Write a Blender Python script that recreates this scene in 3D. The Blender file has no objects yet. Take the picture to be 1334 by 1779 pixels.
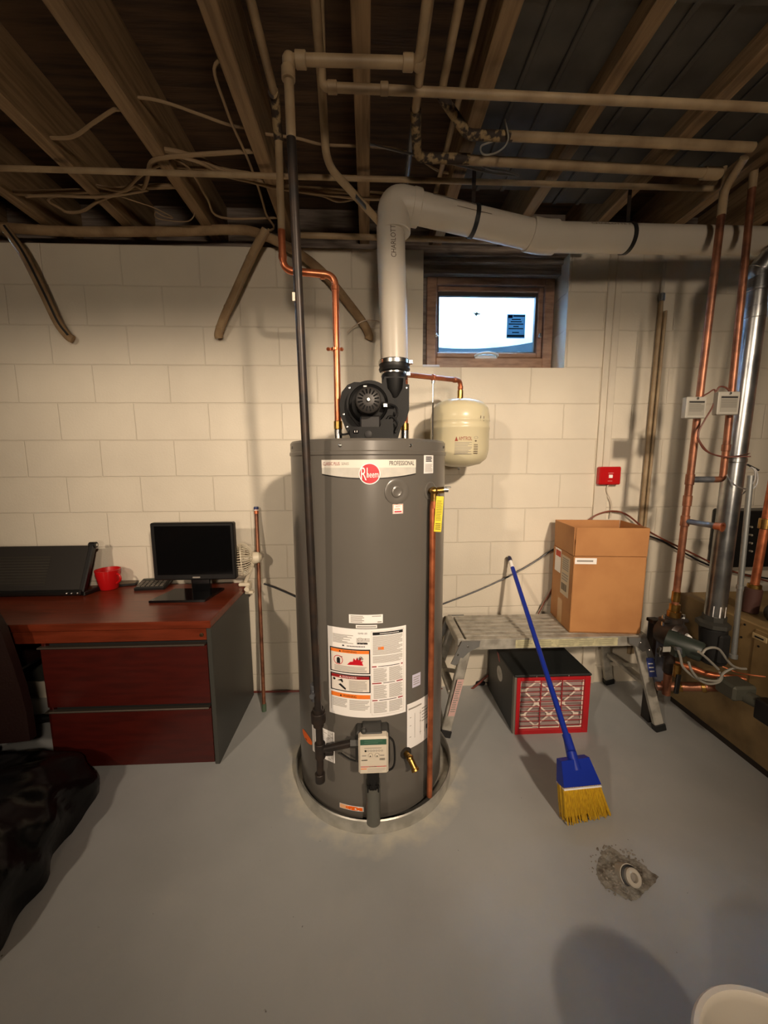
import bpy, bmesh, math, random
from mathutils import Vector, Matrix

# ------------------------------------------------------------------ camera, world, lights
SC = bpy.context.scene
COL = SC.collection
F_PX, W_PX, H_PX = 660.0, 1334.0, 1779.0
YAW, PITCH, ROLL, CAM_D, CAM_H = 0.04053529, 0.13137532, -0.00475716, 2.22122509, 1.40989227
_cy, _sy, _cp, _sp = math.cos(YAW), math.sin(YAW), math.cos(PITCH), math.sin(PITCH)
FWD = Vector((_sy * _cp, _cy * _cp, -_sp))
_R = Vector((_cy, -_sy, 0))
_U = _R.cross(FWD)
RGT = _R * math.cos(ROLL) + _U * math.sin(ROLL)
UPV = _U * math.cos(ROLL) - _R * math.sin(ROLL)
EYE = Vector((0, -CAM_D, CAM_H))
cam = bpy.data.objects.new('camera', bpy.data.cameras.new('camera'))
COL.objects.link(cam)
cam.matrix_world = Matrix(((RGT.x, UPV.x, -FWD.x, EYE.x), (RGT.y, UPV.y, -FWD.y, EYE.y), (RGT.z, UPV.z, -FWD.z, EYE.z), (0, 0, 0, 1)))
cam.data.sensor_fit = 'AUTO'
cam.data.sensor_width = 36.0
cam.data.lens = 36.0 * F_PX / H_PX
cam.data.clip_start = 0.02
SC.camera = cam
SC.view_settings.view_transform = 'Standard'
SC.view_settings.look = 'None'
SC.view_settings.gamma = 1.0
SC.view_settings.use_curve_mapping = False
SC.view_settings.exposure = 0.06
SC.cycles.max_bounces = 8
SC.cycles.diffuse_bounces = 5
SC.cycles.glossy_bounces = 4
SC.cycles.sample_clamp_indirect = 40.0
SC.cycles.caustics_reflective = False
SC.cycles.caustics_refractive = False
SC.cycles.use_denoising = True

world = bpy.data.worlds.new('sky')
SC.world = world
world.use_nodes = True
world.node_tree.nodes['Background'].inputs[0].default_value = (0.38, 0.66, 1.0, 1)
world.node_tree.nodes['Background'].inputs[1].default_value = 120.0

def lamp(name, loc, watts, color, radius):
    l = bpy.data.lights.new(name, 'POINT')
    l.energy = watts
    l.color = color
    l.shadow_soft_size = radius
    o = bpy.data.objects.new(name, l)
    o.location = loc
    COL.objects.link(o)
    return o
def spot(name, loc, target, watts, color, radius, cone, blend):
    l = bpy.data.lights.new(name, 'SPOT')
    l.energy = watts
    l.color = color
    l.shadow_soft_size = radius
    l.spot_size = math.radians(cone)
    l.spot_blend = blend
    o = bpy.data.objects.new(name, l)
    o.location = loc
    o.rotation_euler = (Vector(target) - Vector(loc)).to_track_quat('-Z', 'Y').to_euler()
    COL.objects.link(o)
    return o
WARM = (1.0, 0.80, 0.60)
spot('coned_lamp_right', (1.05, -3.75, 2.56), (0.30, -0.1, 1.4), 470, WARM, 0.09, 71, 1.0)  # lamp inferred from cast shadows; cone added to darken floor, ceiling and corners
spot('coned_lamp_left', (-2.1, -4.1, 2.58), (-0.2, -0.1, 1.4), 265, WARM, 0.09, 71, 1.0)  # second unseen lamp, from rightward shadows; same added cone dims the frame edges
spot('added_fill_spot', (0.3, -5.2, 1.65), (0.2, 0.0, 2.42), 185, WARM, 0.25, 84, 1.0)  # added fill with no such source; lifts the upper wall and joist undersides
portal = bpy.data.lights.new('sky_portal', 'AREA')
portal.shape = 'RECTANGLE'
portal.size, portal.size_y = 1.24, 0.56
portal.cycles.is_portal = True
po = bpy.data.objects.new('sky_portal', portal)
po.location = (0.72, 0.46, 3.29)               # over the window well, facing down
COL.objects.link(po)

# ------------------------------------------------------------------ picture ray helpers (a pixel and a known depth give a point)
def ray(px, py):
    return FWD + RGT * ((px - W_PX / 2) / F_PX) - UPV * ((py - H_PX / 2) / F_PX)
def at(px, py, Y=0.0):
    d = ray(px, py)
    return EYE + d * ((Y - EYE.y) / d.y)
def atz(px, py, Z=0.0):
    d = ray(px, py)
    return EYE + d * ((Z - EYE.z) / d.z)
def atx(px, py, X):
    d = ray(px, py)
    return EYE + d * ((X - EYE.x) / d.x)

# ------------------------------------------------------------------ materials
def lin(c):
    out = []
    for v in c[:3]:
        v = v / 255.0
        out.append(v / 12.92 if v <= 0.04045 else ((v + 0.055) / 1.055) ** 2.4)
    return tuple(out) + (1.0,)
MATS = {}
def mat(name, c, rough=0.5, metal=0.0, var=0.0, vscale=8.0, bump=0.0, bscale=60.0, spec=0.5, c2=None, stretch=None, coat=0.0, detail=4.0, lo=0.4, hi=0.65):
    if name in MATS:
        return MATS[name]
    m = bpy.data.materials.new(name)
    m.use_nodes = True
    nt = m.node_tree
    b = nt.nodes['Principled BSDF']
    b.inputs['Base Color'].default_value = lin(c)
    b.inputs['Roughness'].default_value = rough
    b.inputs['Metallic'].default_value = metal
    b.inputs['Specular IOR Level'].default_value = spec
    b.inputs['Coat Weight'].default_value = coat
    tc = nt.nodes.new('ShaderNodeTexCoord')
    src = tc.outputs['Object']
    if stretch:
        mp = nt.nodes.new('ShaderNodeMapping')
        mp.inputs['Scale'].default_value = stretch
        nt.links.new(src, mp.inputs['Vector'])
        src = mp.outputs['Vector']
    if var or c2:
        n = nt.nodes.new('ShaderNodeTexNoise')
        n.inputs['Scale'].default_value = vscale
        n.inputs['Detail'].default_value = detail
        nt.links.new(src, n.inputs['Vector'])
        r = nt.nodes.new('ShaderNodeValToRGB')
        r.color_ramp.elements[0].position = lo
        r.color_ramp.elements[1].position = hi
        a = lin(c)
        z = lin(c2) if c2 else tuple(x * (1 - var) for x in a[:3]) + (1,)
        r.color_ramp.elements[0].color = a
        r.color_ramp.elements[1].color = z
        nt.links.new(n.outputs['Fac'], r.inputs['Fac'])
        nt.links.new(r.outputs['Color'], b.inputs['Base Color'])
    if bump:
        n2 = nt.nodes.new('ShaderNodeTexNoise')
        n2.inputs['Scale'].default_value = bscale
        n2.inputs['Detail'].default_value = 3
        nt.links.new(src, n2.inputs['Vector'])
        bp = nt.nodes.new('ShaderNodeBump')
        bp.inputs['Strength'].default_value = bump
        bp.inputs['Distance'].default_value = 0.01
        nt.links.new(n2.outputs['Fac'], bp.inputs['Height'])
        nt.links.new(bp.outputs['Normal'], b.inputs['Normal'])
    MATS[name] = m
    return m

COURSE = 0.2032
def block_wall_mat():
    m = bpy.data.materials.new('painted_block')
    m.use_nodes = True
    nt = m.node_tree
    L = nt.links.new
    b = nt.nodes['Principled BSDF']
    b.inputs['Roughness'].default_value = 0.55
    tc = nt.nodes.new('ShaderNodeTexCoord')
    sep = nt.nodes.new('ShaderNodeSeparateXYZ')
    L(tc.outputs['Object'], sep.inputs[0])
    ax = nt.nodes.new('ShaderNodeMath'); ax.operation = 'ADD'; ax.inputs[1].default_value = 1.908 + 2 * COURSE * 10
    az = nt.nodes.new('ShaderNodeMath'); az.operation = 'ADD'; az.inputs[1].default_value = -(2.3483 - 20 * COURSE)
    xy = nt.nodes.new('ShaderNodeMath'); xy.operation = 'ADD'
    L(sep.outputs[0], xy.inputs[0]); L(sep.outputs[1], xy.inputs[1])
    L(xy.outputs[0], ax.inputs[0]); L(sep.outputs[2], az.inputs[0])
    cb = nt.nodes.new('ShaderNodeCombineXYZ')
    L(ax.outputs[0], cb.inputs[0]); L(az.outputs[0], cb.inputs[1])
    wob = nt.nodes.new('ShaderNodeTexNoise'); wob.inputs['Scale'].default_value = 9; wob.inputs['Detail'].default_value = 2
    L(tc.outputs['Object'], wob.inputs['Vector'])
    ws = nt.nodes.new('ShaderNodeVectorMath'); ws.operation = 'SCALE'; ws.inputs['Scale'].default_value = 0.006
    wsub = nt.nodes.new('ShaderNodeVectorMath'); wsub.operation = 'SUBTRACT'; wsub.inputs[1].default_value = (.5, .5, .5)
    L(wob.outputs['Color'], wsub.inputs[0]); L(wsub.outputs[0], ws.inputs[0])
    wadd = nt.nodes.new('ShaderNodeVectorMath'); wadd.operation = 'ADD'
    L(cb.outputs[0], wadd.inputs[0]); L(ws.outputs[0], wadd.inputs[1])
    br = nt.nodes.new('ShaderNodeTexBrick')
    br.inputs['Scale'].default_value = 1.0
    br.inputs['Brick Width'].default_value = 2 * COURSE
    br.inputs['Row Height'].default_value = COURSE
    br.inputs['Mortar Size'].default_value = 0.0042
    br.inputs['Mortar Smooth'].default_value = 0.6
    L(wadd.outputs[0], br.inputs['Vector'])
    big = nt.nodes.new('ShaderNodeTexNoise'); big.inputs['Scale'].default_value = 1.7; big.inputs['Detail'].default_value = 6
    L(tc.outputs['Object'], big.inputs['Vector'])
    rp = nt.nodes.new('ShaderNodeValToRGB')
    rp.color_ramp.elements[0].position, rp.color_ramp.elements[1].position = .38, .68
    rp.color_ramp.elements[0].color = lin((226, 217, 199)); rp.color_ramp.elements[1].color = lin((212, 203, 186))
    L(big.outputs['Fac'], rp.inputs['Fac'])
    mx = nt.nodes.new('ShaderNodeMix'); mx.data_type = 'RGBA'
    mx.inputs['B'].default_value = lin((196, 184, 164))
    L(rp.outputs['Color'], mx.inputs['A'])
    fm = nt.nodes.new('ShaderNodeMath'); fm.operation = 'MULTIPLY'; fm.inputs[1].default_value = .22
    L(br.outputs['Fac'], fm.inputs[0]); L(fm.outputs[0], mx.inputs['Factor'])
    # scuffs
    sc = nt.nodes.new('ShaderNodeTexNoise'); sc.inputs['Scale'].default_value = 11; sc.inputs['Detail'].default_value = 8; sc.inputs['Roughness'].default_value = .75
    L(tc.outputs['Object'], sc.inputs['Vector'])
    sr = nt.nodes.new('ShaderNodeValToRGB'); sr.color_ramp.elements[0].position, sr.color_ramp.elements[1].position = .70, .80
    L(sc.outputs['Fac'], sr.inputs['Fac'])
    mx2 = nt.nodes.new('ShaderNodeMix'); mx2.data_type = 'RGBA'; mx2.inputs['B'].default_value = lin((170, 152, 126))
    sf = nt.nodes.new('ShaderNodeMath'); sf.operation = 'MULTIPLY'; sf.inputs[1].default_value = .35
    L(sr.outputs['Color'], sf.inputs[0]); L(sf.outputs[0], mx2.inputs['Factor']); L(mx.outputs['Result'], mx2.inputs['A'])
    L(mx2.outputs['Result'], b.inputs['Base Color'])
    fine = nt.nodes.new('ShaderNodeTexNoise'); fine.inputs['Scale'].default_value = 90; fine.inputs['Detail'].default_value = 4
    L(tc.outputs['Object'], fine.inputs['Vector'])
    h = nt.nodes.new('ShaderNodeMath'); h.operation = 'MULTIPLY_ADD'; h.inputs[1].default_value = -1.0
    hs = nt.nodes.new('ShaderNodeMath'); hs.operation = 'MULTIPLY'; hs.inputs[1].default_value = .22
    L(fine.outputs['Fac'], hs.inputs[0]); L(br.outputs['Fac'], h.inputs[0]); L(hs.outputs[0], h.inputs[2])
    bp = nt.nodes.new('ShaderNodeBump'); bp.inputs['Strength'].default_value = 0.6; bp.inputs['Distance'].default_value = 0.006
    L(h.outputs[0], bp.inputs['Height']); L(bp.outputs['Normal'], b.inputs['Normal'])
    return m
BLOCK = block_wall_mat()
def floor_mat():
    m = mat('painted_concrete', (176, 178, 178), 0.42, var=0.16, vscale=1.6, bump=0.06, bscale=30, detail=7)
    nt = m.node_tree; L = nt.links.new
    b = nt.nodes['Principled BSDF']
    old = b.inputs['Base Color'].links[0].from_socket
    tc = nt.nodes.new('ShaderNodeTexCoord')
    # bare, chalky patches of worn paint and some specks of dirt
    n = nt.nodes.new('ShaderNodeTexNoise'); n.inputs['Scale'].default_value = 5; n.inputs['Detail'].default_value = 10; n.inputs['Roughness'].default_value = .7
    L(tc.outputs['Object'], n.inputs['Vector'])
    r = nt.nodes.new('ShaderNodeValToRGB'); r.color_ramp.elements[0].position, r.color_ramp.elements[1].position = .56, .72
    L(n.outputs['Fac'], r.inputs['Fac'])
    s = nt.nodes.new('ShaderNodeMath'); s.operation = 'MULTIPLY'; s.inputs[1].default_value = .3
    L(r.outputs['Color'], s.inputs[0])
    mx = nt.nodes.new('ShaderNodeMix'); mx.data_type = 'RGBA'; mx.inputs['B'].default_value = lin((186, 184, 178))
    L(s.outputs[0], mx.inputs['Factor']); L(old, mx.inputs['A'])
    v = nt.nodes.new('ShaderNodeTexNoise'); v.inputs['Scale'].default_value = 34; v.inputs['Detail'].default_value = 3
    L(tc.outputs['Object'], v.inputs['Vector'])
    r2 = nt.nodes.new('ShaderNodeValToRGB'); r2.color_ramp.elements[0].position, r2.color_ramp.elements[1].position = .74, .78
    L(v.outputs['Fac'], r2.inputs['Fac'])
    mx2 = nt.nodes.new('ShaderNodeMix'); mx2.data_type = 'RGBA'; mx2.inputs['B'].default_value = lin((84, 78, 70))
    L(r2.outputs['Color'], mx2.inputs['Factor']); L(mx.outputs['Result'], mx2.inputs['A'])
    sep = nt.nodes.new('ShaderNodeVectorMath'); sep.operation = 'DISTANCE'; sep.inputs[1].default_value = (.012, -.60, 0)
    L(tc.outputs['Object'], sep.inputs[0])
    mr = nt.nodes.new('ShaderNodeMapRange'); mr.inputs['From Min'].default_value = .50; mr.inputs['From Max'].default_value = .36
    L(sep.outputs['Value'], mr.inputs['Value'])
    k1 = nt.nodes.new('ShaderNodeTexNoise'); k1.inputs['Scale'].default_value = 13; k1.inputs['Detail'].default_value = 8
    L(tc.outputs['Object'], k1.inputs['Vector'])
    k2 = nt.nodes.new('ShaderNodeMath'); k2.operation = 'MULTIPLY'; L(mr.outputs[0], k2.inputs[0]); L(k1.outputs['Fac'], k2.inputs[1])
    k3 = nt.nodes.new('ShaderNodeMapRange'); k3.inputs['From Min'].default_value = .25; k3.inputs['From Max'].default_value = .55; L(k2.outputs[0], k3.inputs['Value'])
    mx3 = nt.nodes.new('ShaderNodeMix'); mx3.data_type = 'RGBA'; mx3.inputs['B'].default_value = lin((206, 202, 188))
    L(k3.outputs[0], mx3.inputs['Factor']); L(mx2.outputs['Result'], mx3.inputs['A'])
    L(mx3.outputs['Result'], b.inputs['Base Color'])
    return m
FLOOR = floor_mat()
WOOD_J = mat('joist_wood', (150, 124, 92), .75, c2=(120, 96, 68), vscale=6, stretch=(9, .7, 9), bump=.2, bscale=25)
WOOD_D = mat('subfloor_boards', (92, 70, 50), .8, c2=(62, 46, 34), vscale=5, stretch=(.6, 8, 8), bump=.2, bscale=20)
WOOD_S = mat('weathered_wood', (132, 120, 110), .8, c2=(98, 86, 78), vscale=7, stretch=(.8, 8, 10), bump=.3, bscale=25)
GALV = mat('galvanised_sheet', (150, 152, 154), .42, .85, c2=(118, 120, 124), vscale=14, detail=6)
PANSHEET = mat('dusty_sheet_metal', (84, 82, 78), .6, .3, c2=(62, 60, 58), vscale=5, detail=6)
STEEL = mat('bright_steel', (200, 200, 198), .25, 1.0)
ALU = mat('worn_aluminium', (188, 184, 174), .45, .35, c2=(150, 146, 136), vscale=16, detail=7, bump=.08)
IRON = mat('black_iron', (44, 40, 38), .42, .35, c2=(60, 48, 40), vscale=20)
COPPER = mat('copper', (200, 118, 78), .4, .7, c2=(150, 84, 54), vscale=18, detail=6)
COPPER_N = mat('new_copper', (218, 136, 96), .3, .8, c2=(190, 104, 66), vscale=10)
COPPER_D = mat('aged_copper', (154, 102, 76), .42, .6, c2=(104, 66, 50), vscale=14, detail=6)
BRASS = mat('brass', (190, 152, 84), .3, 1.0, c2=(150, 112, 60), vscale=20)
SOLDER = mat('solder_grey', (128, 132, 138), .4, .7, c2=(96, 98, 104), vscale=20)
PAINTPIPE = mat('cream_painted_pipe', (168, 146, 114), .55, c2=(138, 116, 88), vscale=9, detail=6)
PAINTPIPE_R = mat('corroded_pipe', (150, 128, 92), .7, c2=(48, 36, 28), vscale=38, detail=5, lo=.44, hi=.54, bump=.5, bscale=60)
LAGGING = mat('cloth_lagging', (164, 138, 104), .85, c2=(136, 110, 80), vscale=10, bump=.4, bscale=50)
PVC = mat('white_pvc', (202, 194, 180), .35, var=.08, vscale=3)
RUBBER = mat('black_rubber', (22, 22, 22), .5)
BLACKP = mat('black_plastic', (12, 11, 11), .45, bump=.05, bscale=200)
BLACKG = mat('glossy_black', (10, 10, 11), .12)
BLACKM = mat('matt_black', (16, 16, 16), .7)
BLOWER = mat('blower_black', (11, 11, 11), .55, spec=.25, bump=.05, bscale=200)
DGREY = mat('dark_grey_plastic', (48, 48, 48), .45)
JACKET = mat('grey_enamel', (100, 96, 90), .28, var=.05, vscale=3)
WHITE = mat('white_paper', (246, 243, 240), .5)
OFFW = mat('offwhite_plastic', (216, 206, 188), .42)
INK = mat('print_black', (20, 18, 18), .6)
INKG = mat('print_grey', (150, 144, 136), .6)
INKL = mat('print_light_grey', (188, 182, 174), .6)
RED = mat('print_red', (196, 22, 40), .4)
DRED = mat('print_dark_red', (150, 26, 28), .5)
ORANGE = mat('print_orange', (244, 128, 44), .5)
FLUO = mat('fluorescent_orange', (255, 112, 20), .5)
YELLOW = mat('yellow_tag', (226, 204, 40), .45)
LILAC = mat('pale_lilac_paper', (206, 202, 222), .5)
TANKC = mat('cream_enamel', (214, 204, 170), .28)
CHERRY = mat('cherry_laminate', (112, 46, 26), .3, c2=(92, 36, 18), vscale=5, stretch=(1.2, 9, 9), coat=.15)
CHERRY_D = mat('cherry_drawer_front', (68, 15, 8), .4, c2=(56, 11, 6), vscale=5, stretch=(1.2, 9, 9))
DESKSIDE = mat('dark_grey_laminate', (58, 58, 54), .4)
BROWNL = mat('dark_brown_leather', (30, 13, 10), .45, bump=.15, bscale=90)
BAG = mat('black_bin_liner', (4, 4, 5), .26, spec=.35, bump=.35, bscale=14)
CARD = mat('brown_cardboard', (186, 132, 80), .7, c2=(172, 118, 70), vscale=5)
CARD_I = mat('cardboard_inside', (190, 136, 84), .75)
BLUE = mat('blue_plastic', (22, 46, 150), .35)
BRISTLE = mat('yellow_bristle', (214, 172, 30), .65, c2=(180, 136, 20), vscale=50, stretch=(6, 6, .5))
REDP = mat('red_plastic', (188, 20, 24), .3)
REDF = mat('red_paint', (176, 26, 34), .4)
TAN = mat('tan_enamel', (146, 122, 82), .45, c2=(110, 90, 58), vscale=5)
WTRIM = mat('window_wood', (158, 124, 100), .45, c2=(132, 100, 80), vscale=6, stretch=(2, 2, 9))
PLEAT = mat('filter_pleat', (150, 132, 128), .9)
WIRE = mat('cable_tan', (150, 126, 96), .7)
WIREG = mat('grey_cable', (150, 148, 146), .5)
ALUCOND = mat('flexible_conduit', (170, 166, 156), .4, .5)
WELL = mat('well_wall', (226, 230, 232), .8, var=.1, vscale=4)
WELLB = mat('well_band', (44, 66, 76), .7)
BUCKET = mat('bucket_plastic', (206, 198, 184), .4)
CLAY = mat('broken_concrete', (158, 152, 142), .95, c2=(120, 112, 100), vscale=40, bump=.8, bscale=60)
def glass_mat():
    m = bpy.data.materials.new('window_glass')
    m.use_nodes = True
    nt = m.node_tree
    out = nt.nodes['Material Output']
    nt.nodes.remove(nt.nodes['Principled BSDF'])
    t = nt.nodes.new('ShaderNodeBsdfTransparent'); t.inputs[0].default_value = (.93, .97, 1, 1)
    g = nt.nodes.new('ShaderNodeBsdfGlossy'); g.inputs['Roughness'].default_value = .05
    mx = nt.nodes.new('ShaderNodeMixShader'); mx.inputs[0].default_value = .06
    nt.links.new(t.outputs[0], mx.inputs[1]); nt.links.new(g.outputs[0], mx.inputs[2]); nt.links.new(mx.outputs[0], out.inputs[0])
    return m
GLASS = glass_mat()

def translucent_mat(name, c):
    m = bpy.data.materials.new(name)
    m.use_nodes = True
    nt = m.node_tree
    nt.nodes.remove(nt.nodes['Principled BSDF'])
    t = nt.nodes.new('ShaderNodeBsdfTranslucent'); t.inputs[0].default_value = lin(c)
    d = nt.nodes.new('ShaderNodeBsdfDiffuse'); d.inputs[0].default_value = lin(c)
    mx = nt.nodes.new('ShaderNodeMixShader'); mx.inputs[0].default_value = .3
    nt.links.new(t.outputs[0], mx.inputs[1]); nt.links.new(d.outputs[0], mx.inputs[2]); nt.links.new(mx.outputs[0], nt.nodes['Material Output'].inputs[0])
    return m
# ------------------------------------------------------------------ mesh collecting
def V(*a):
    return Vector(a)
def frame_for(d):
    d = d.normalized()
    a = Vector((0, 0, 1)) if abs(d.z) < .95 else Vector((1, 0, 0))
    u = d.cross(a).normalized()
    return u, u.cross(d).normalized()
class MB:
    def __init__(s, m=None):
        s.v, s.f, s.mi, s.mats = [], [], [], []
        s.cur = 0
        s.tf = None
        if m: s.use(m)
    def use(s, m):
        if m not in s.mats: s.mats.append(m)
        s.cur = s.mats.index(m)
        return s
    def add(s, vs, fs):
        k = len(s.v)
        for p in vs:
            p = Vector(p)
            s.v.append(s.tf @ p if s.tf else p)
        for f in fs:
            s.f.append([k + i for i in f]); s.mi.append(s.cur)
        return s
    def box(s, x0, x1, y0, y1, z0, z1, b=0.0):
        if x0 > x1: x0, x1 = x1, x0
        if y0 > y1: y0, y1 = y1, y0
        if z0 > z1: z0, z1 = z1, z0
        c = V((x0 + x1) / 2, (y0 + y1) / 2, (z0 + z1) / 2)
        return s.obox(c, V(1, 0, 0), V(0, 1, 0), V(0, 0, 1), (x1 - x0) / 2, (y1 - y0) / 2, (z1 - z0) / 2, b)
    def obox(s, c, ux, uy, uz, hx, hy, hz, b=0.0):
        b = min(b, hx * .9, hy * .9, hz * .9)
        P = lambda x, y, z: c + ux * x + uy * y + uz * z
        if b <= 0:
            vs = [P(x, y, z) for x in (-hx, hx) for y in (-hy, hy) for z in (-hz, hz)]
            return s.add(vs, [(0, 1, 3, 2), (4, 6, 7, 5), (0, 4, 5, 1), (2, 3, 7, 6), (0, 2, 6, 4), (1, 5, 7, 3)])
        vs, idx = [], {}
        for sx in (-1, 1):
            for sy in (-1, 1):
                for sz in (-1, 1):
                    for k in range(3):
                        x, y, z = sx * (hx - (b if k != 0 else 0)), sy * (hy - (b if k != 1 else 0)), sz * (hz - (b if k != 2 else 0))
                        idx[sx, sy, sz, k] = len(vs); vs.append(P(x, y, z))
        fs = []
        for k in range(3):
            o = [i for i in range(3) if i != k]
            for sg in (-1, 1):
                q = []
                for a, bb in ((-1, -1), (1, -1), (1, 1), (-1, 1)):
                    t = [0, 0, 0]; t[k] = sg; t[o[0]] = a; t[o[1]] = bb
                    q.append(idx[t[0], t[1], t[2], k])
                fs.append(q)
            # edges parallel to axis k
            for a in (-1, 1):
                for bb in (-1, 1):
                    q = []
                    for sg, kk in ((-1, o[0]), (1, o[0]), (1, o[1]), (-1, o[1])):
                        t = [0, 0, 0]; t[k] = sg; t[o[0]] = a; t[o[1]] = bb
                        q.append(idx[t[0], t[1], t[2], kk])
                    fs.append(q)
        for sx in (-1, 1):
            for sy in (-1, 1):
                for sz in (-1, 1):
                    fs.append([idx[sx, sy, sz, k] for k in range(3)])
        return s.add(vs, fs)
    def bar(s, a, b, w, h, up=None, bev=0.0):
        a, b = Vector(a), Vector(b)
        d = (b - a)
        n = d.normalized()
        u = Vector(up) if up else (Vector((0, 0, 1)) if abs(n.z) < .9 else Vector((0, 1, 0)))
        x = n.cross(u).normalized(); y = x.cross(n).normalized()
        return s.obox((a + b) / 2, x, y, n, w / 2, h / 2, d.length / 2, bev)
    def tube(s, pts, r, seg=12, caps=True):
        pts = [Vector(p) for p in pts]
        rs = r if isinstance(r, (list, tuple)) else [r] * len(pts)
        vs, fs = [], []
        t0 = (pts[1] - pts[0]).normalized()
        u, w = frame_for(t0)
        for i, p in enumerate(pts):
            if i == 0: t = t0
            elif i == len(pts) - 1: t = (pts[i] - pts[i - 1]).normalized()
            else: t = ((pts[i + 1] - pts[i]).normalized() + (pts[i] - pts[i - 1]).normalized()).normalized()
            u = (u - t * u.dot(t)).normalized(); w = t.cross(u)
            for k in range(seg):
                a = 2 * math.pi * k / seg
                vs.append(p + (u * math.cos(a) + w * math.sin(a)) * rs[i])
        n = len(pts)
        for i in range(n - 1):
            for k in range(seg):
                fs.append((i * seg + k, i * seg + (k + 1) % seg, (i + 1) * seg + (k + 1) % seg, (i + 1) * seg + k))
        if caps:
            fs.append(list(range(seg))[::-1]); fs.append([(n - 1) * seg + k for k in range(seg)])
        return s.add(vs, fs)
    def lathe(s, prof, c, axis=(0, 0, 1), seg=32, closed=False):
        """prof: (radius, height) pairs along axis from c"""
        c = Vector(c); ax = Vector(axis).normalized()
        u, w = frame_for(ax)
        vs, fs = [], []
        rings = []
        for r, h in prof:
            if r < 1e-6:
                rings.append([len(vs)]); vs.append(c + ax * h)
            else:
                rings.append(list(range(len(vs), len(vs) + seg)))
                for k in range(seg):
                    a = 2 * math.pi * k / seg
                    vs.append(c + ax * h + (u * math.cos(a) + w * math.sin(a)) * r)
        pairs = list(zip(rings, rings[1:]))
        if closed: pairs.append((rings[-1], rings[0]))
        for A, B in pairs:
            for k in range(seg):
                k2 = (k + 1) % seg
                if len(A) == 1 and len(B) == 1: continue
                if len(A) == 1: fs.append((A[0], B[k2], B[k]))
                elif len(B) == 1: fs.append((A[k], A[k2], B[0]))
                else: fs.append((A[k], A[k2], B[k2], B[k]))
        return s.add(vs, fs)
    def cyl(s, a, b, r, seg=20, bev=0.0):
        a, b = Vector(a), Vector(b)
        L = (b - a).length
        if bev: pr = [(0, 0), (r - bev, 0), (r, bev), (r, L - bev), (r - bev, L), (0, L)]
        else: pr = [(0, 0), (r, 0), (r, L), (0, L)]
        return s.lathe(pr, a, b - a, seg)
    def sphere(s, c, r, seg=16, sc=(1, 1, 1)):
        c = Vector(c); n = seg // 2
        vs, fs = [], []
        for i in range(n + 1):
            t = math.pi * i / n
            for k in range(seg):
                a = 2 * math.pi * k / seg
                vs.append(c + V(math.sin(t) * math.cos(a) * r * sc[0], math.sin(t) * math.sin(a) * r * sc[1], math.cos(t) * r * sc[2]))
        for i in range(n):
            for k in range(seg):
                fs.append((i * seg + k, i * seg + (k + 1) % seg, (i + 1) * seg + (k + 1) % seg, (i + 1) * seg + k))
        return s.add(vs, fs)
    def prism(s, poly, o, ux, uy, ext):
        """2-D polygon in plane (ux, uy) at o, extruded by vector ext"""
        o, ux, uy, ext = Vector(o), Vector(ux), Vector(uy), Vector(ext)
        n = len(poly)
        vs = [o + ux * a + uy * b for a, b in poly] + [o + ux * a + uy * b + ext for a, b in poly]
        fs = [list(range(n))[::-1], [n + i for i in range(n)]] + [(i, (i + 1) % n, n + (i + 1) % n, n + i) for i in range(n)]
        return s.add(vs, fs)
    def quad(s, a, b, c, d):
        return s.add([a, b, c, d], [(0, 1, 2, 3)])
    def build(s, name, parent=None, sharp=35, label=None, recentre=True, fix=True):
        me = bpy.data.meshes.new(name)
        wl = WLOC.get(parent.name, V(0, 0, 0)) if parent else V(0, 0, 0)
        off = wl
        if not parent and recentre:
            lo = [min(p[i] for p in s.v) for i in range(3)]; hi = [max(p[i] for p in s.v) for i in range(3)]
            off = V((lo[0] + hi[0]) / 2, (lo[1] + hi[1]) / 2, lo[2])
        me.from_pydata([tuple(p - off) for p in s.v], [], s.f)
        for m in s.mats: me.materials.append(m)
        me.polygons.foreach_set('material_index', s.mi)
        if fix:
            bm = bmesh.new(); bm.from_mesh(me)
            bmesh.ops.remove_doubles(bm, verts=bm.verts, dist=1e-6)
            bmesh.ops.recalc_face_normals(bm, faces=bm.faces)
            bm.to_mesh(me); bm.free()
        me.polygons.foreach_set('use_smooth', [True] * len(me.polygons))
        me.set_sharp_from_angle(angle=math.radians(sharp))
        o = bpy.data.objects.new(name, me)
        COL.objects.link(o)
        if parent:
            o.parent = parent
            WLOC[o.name] = wl
        else:
            o.location = off
            WLOC[o.name] = off
        if label: o['label'] = label
        return o
WLOC = {}
def thing(name, label, cat, loc, group=None):
    o = bpy.data.objects.new(name, None)
    COL.objects.link(o)
    o.location = loc
    o.empty_display_size = .05
    WLOC[o.name] = Vector(loc)
    return tag(o, label, cat, group)
def tag(o, label, cat, group=None):
    o['label'] = label; o['category'] = cat
    if group: o['group'] = group
    return o
def struct(o):
    o['kind'] = 'structure'
    return o
def fillet(pts, rad, n=6):
    pts = [Vector(p) for p in pts]
    out = [pts[0]]
    for i in range(1, len(pts) - 1):
        a, b, c = pts[i - 1], pts[i], pts[i + 1]
        d1, d2 = (a - b), (c - b)
        r = min(rad, d1.length * .45, d2.length * .45)
        p1, p2 = b + d1.normalized() * r, b + d2.normalized() * r
        for k in range(n + 1):
            t = k / n
            out.append(p1 * (1 - t) ** 2 + b * 2 * t * (1 - t) + p2 * t * t)
    out.append(pts[-1])
    return out
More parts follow.
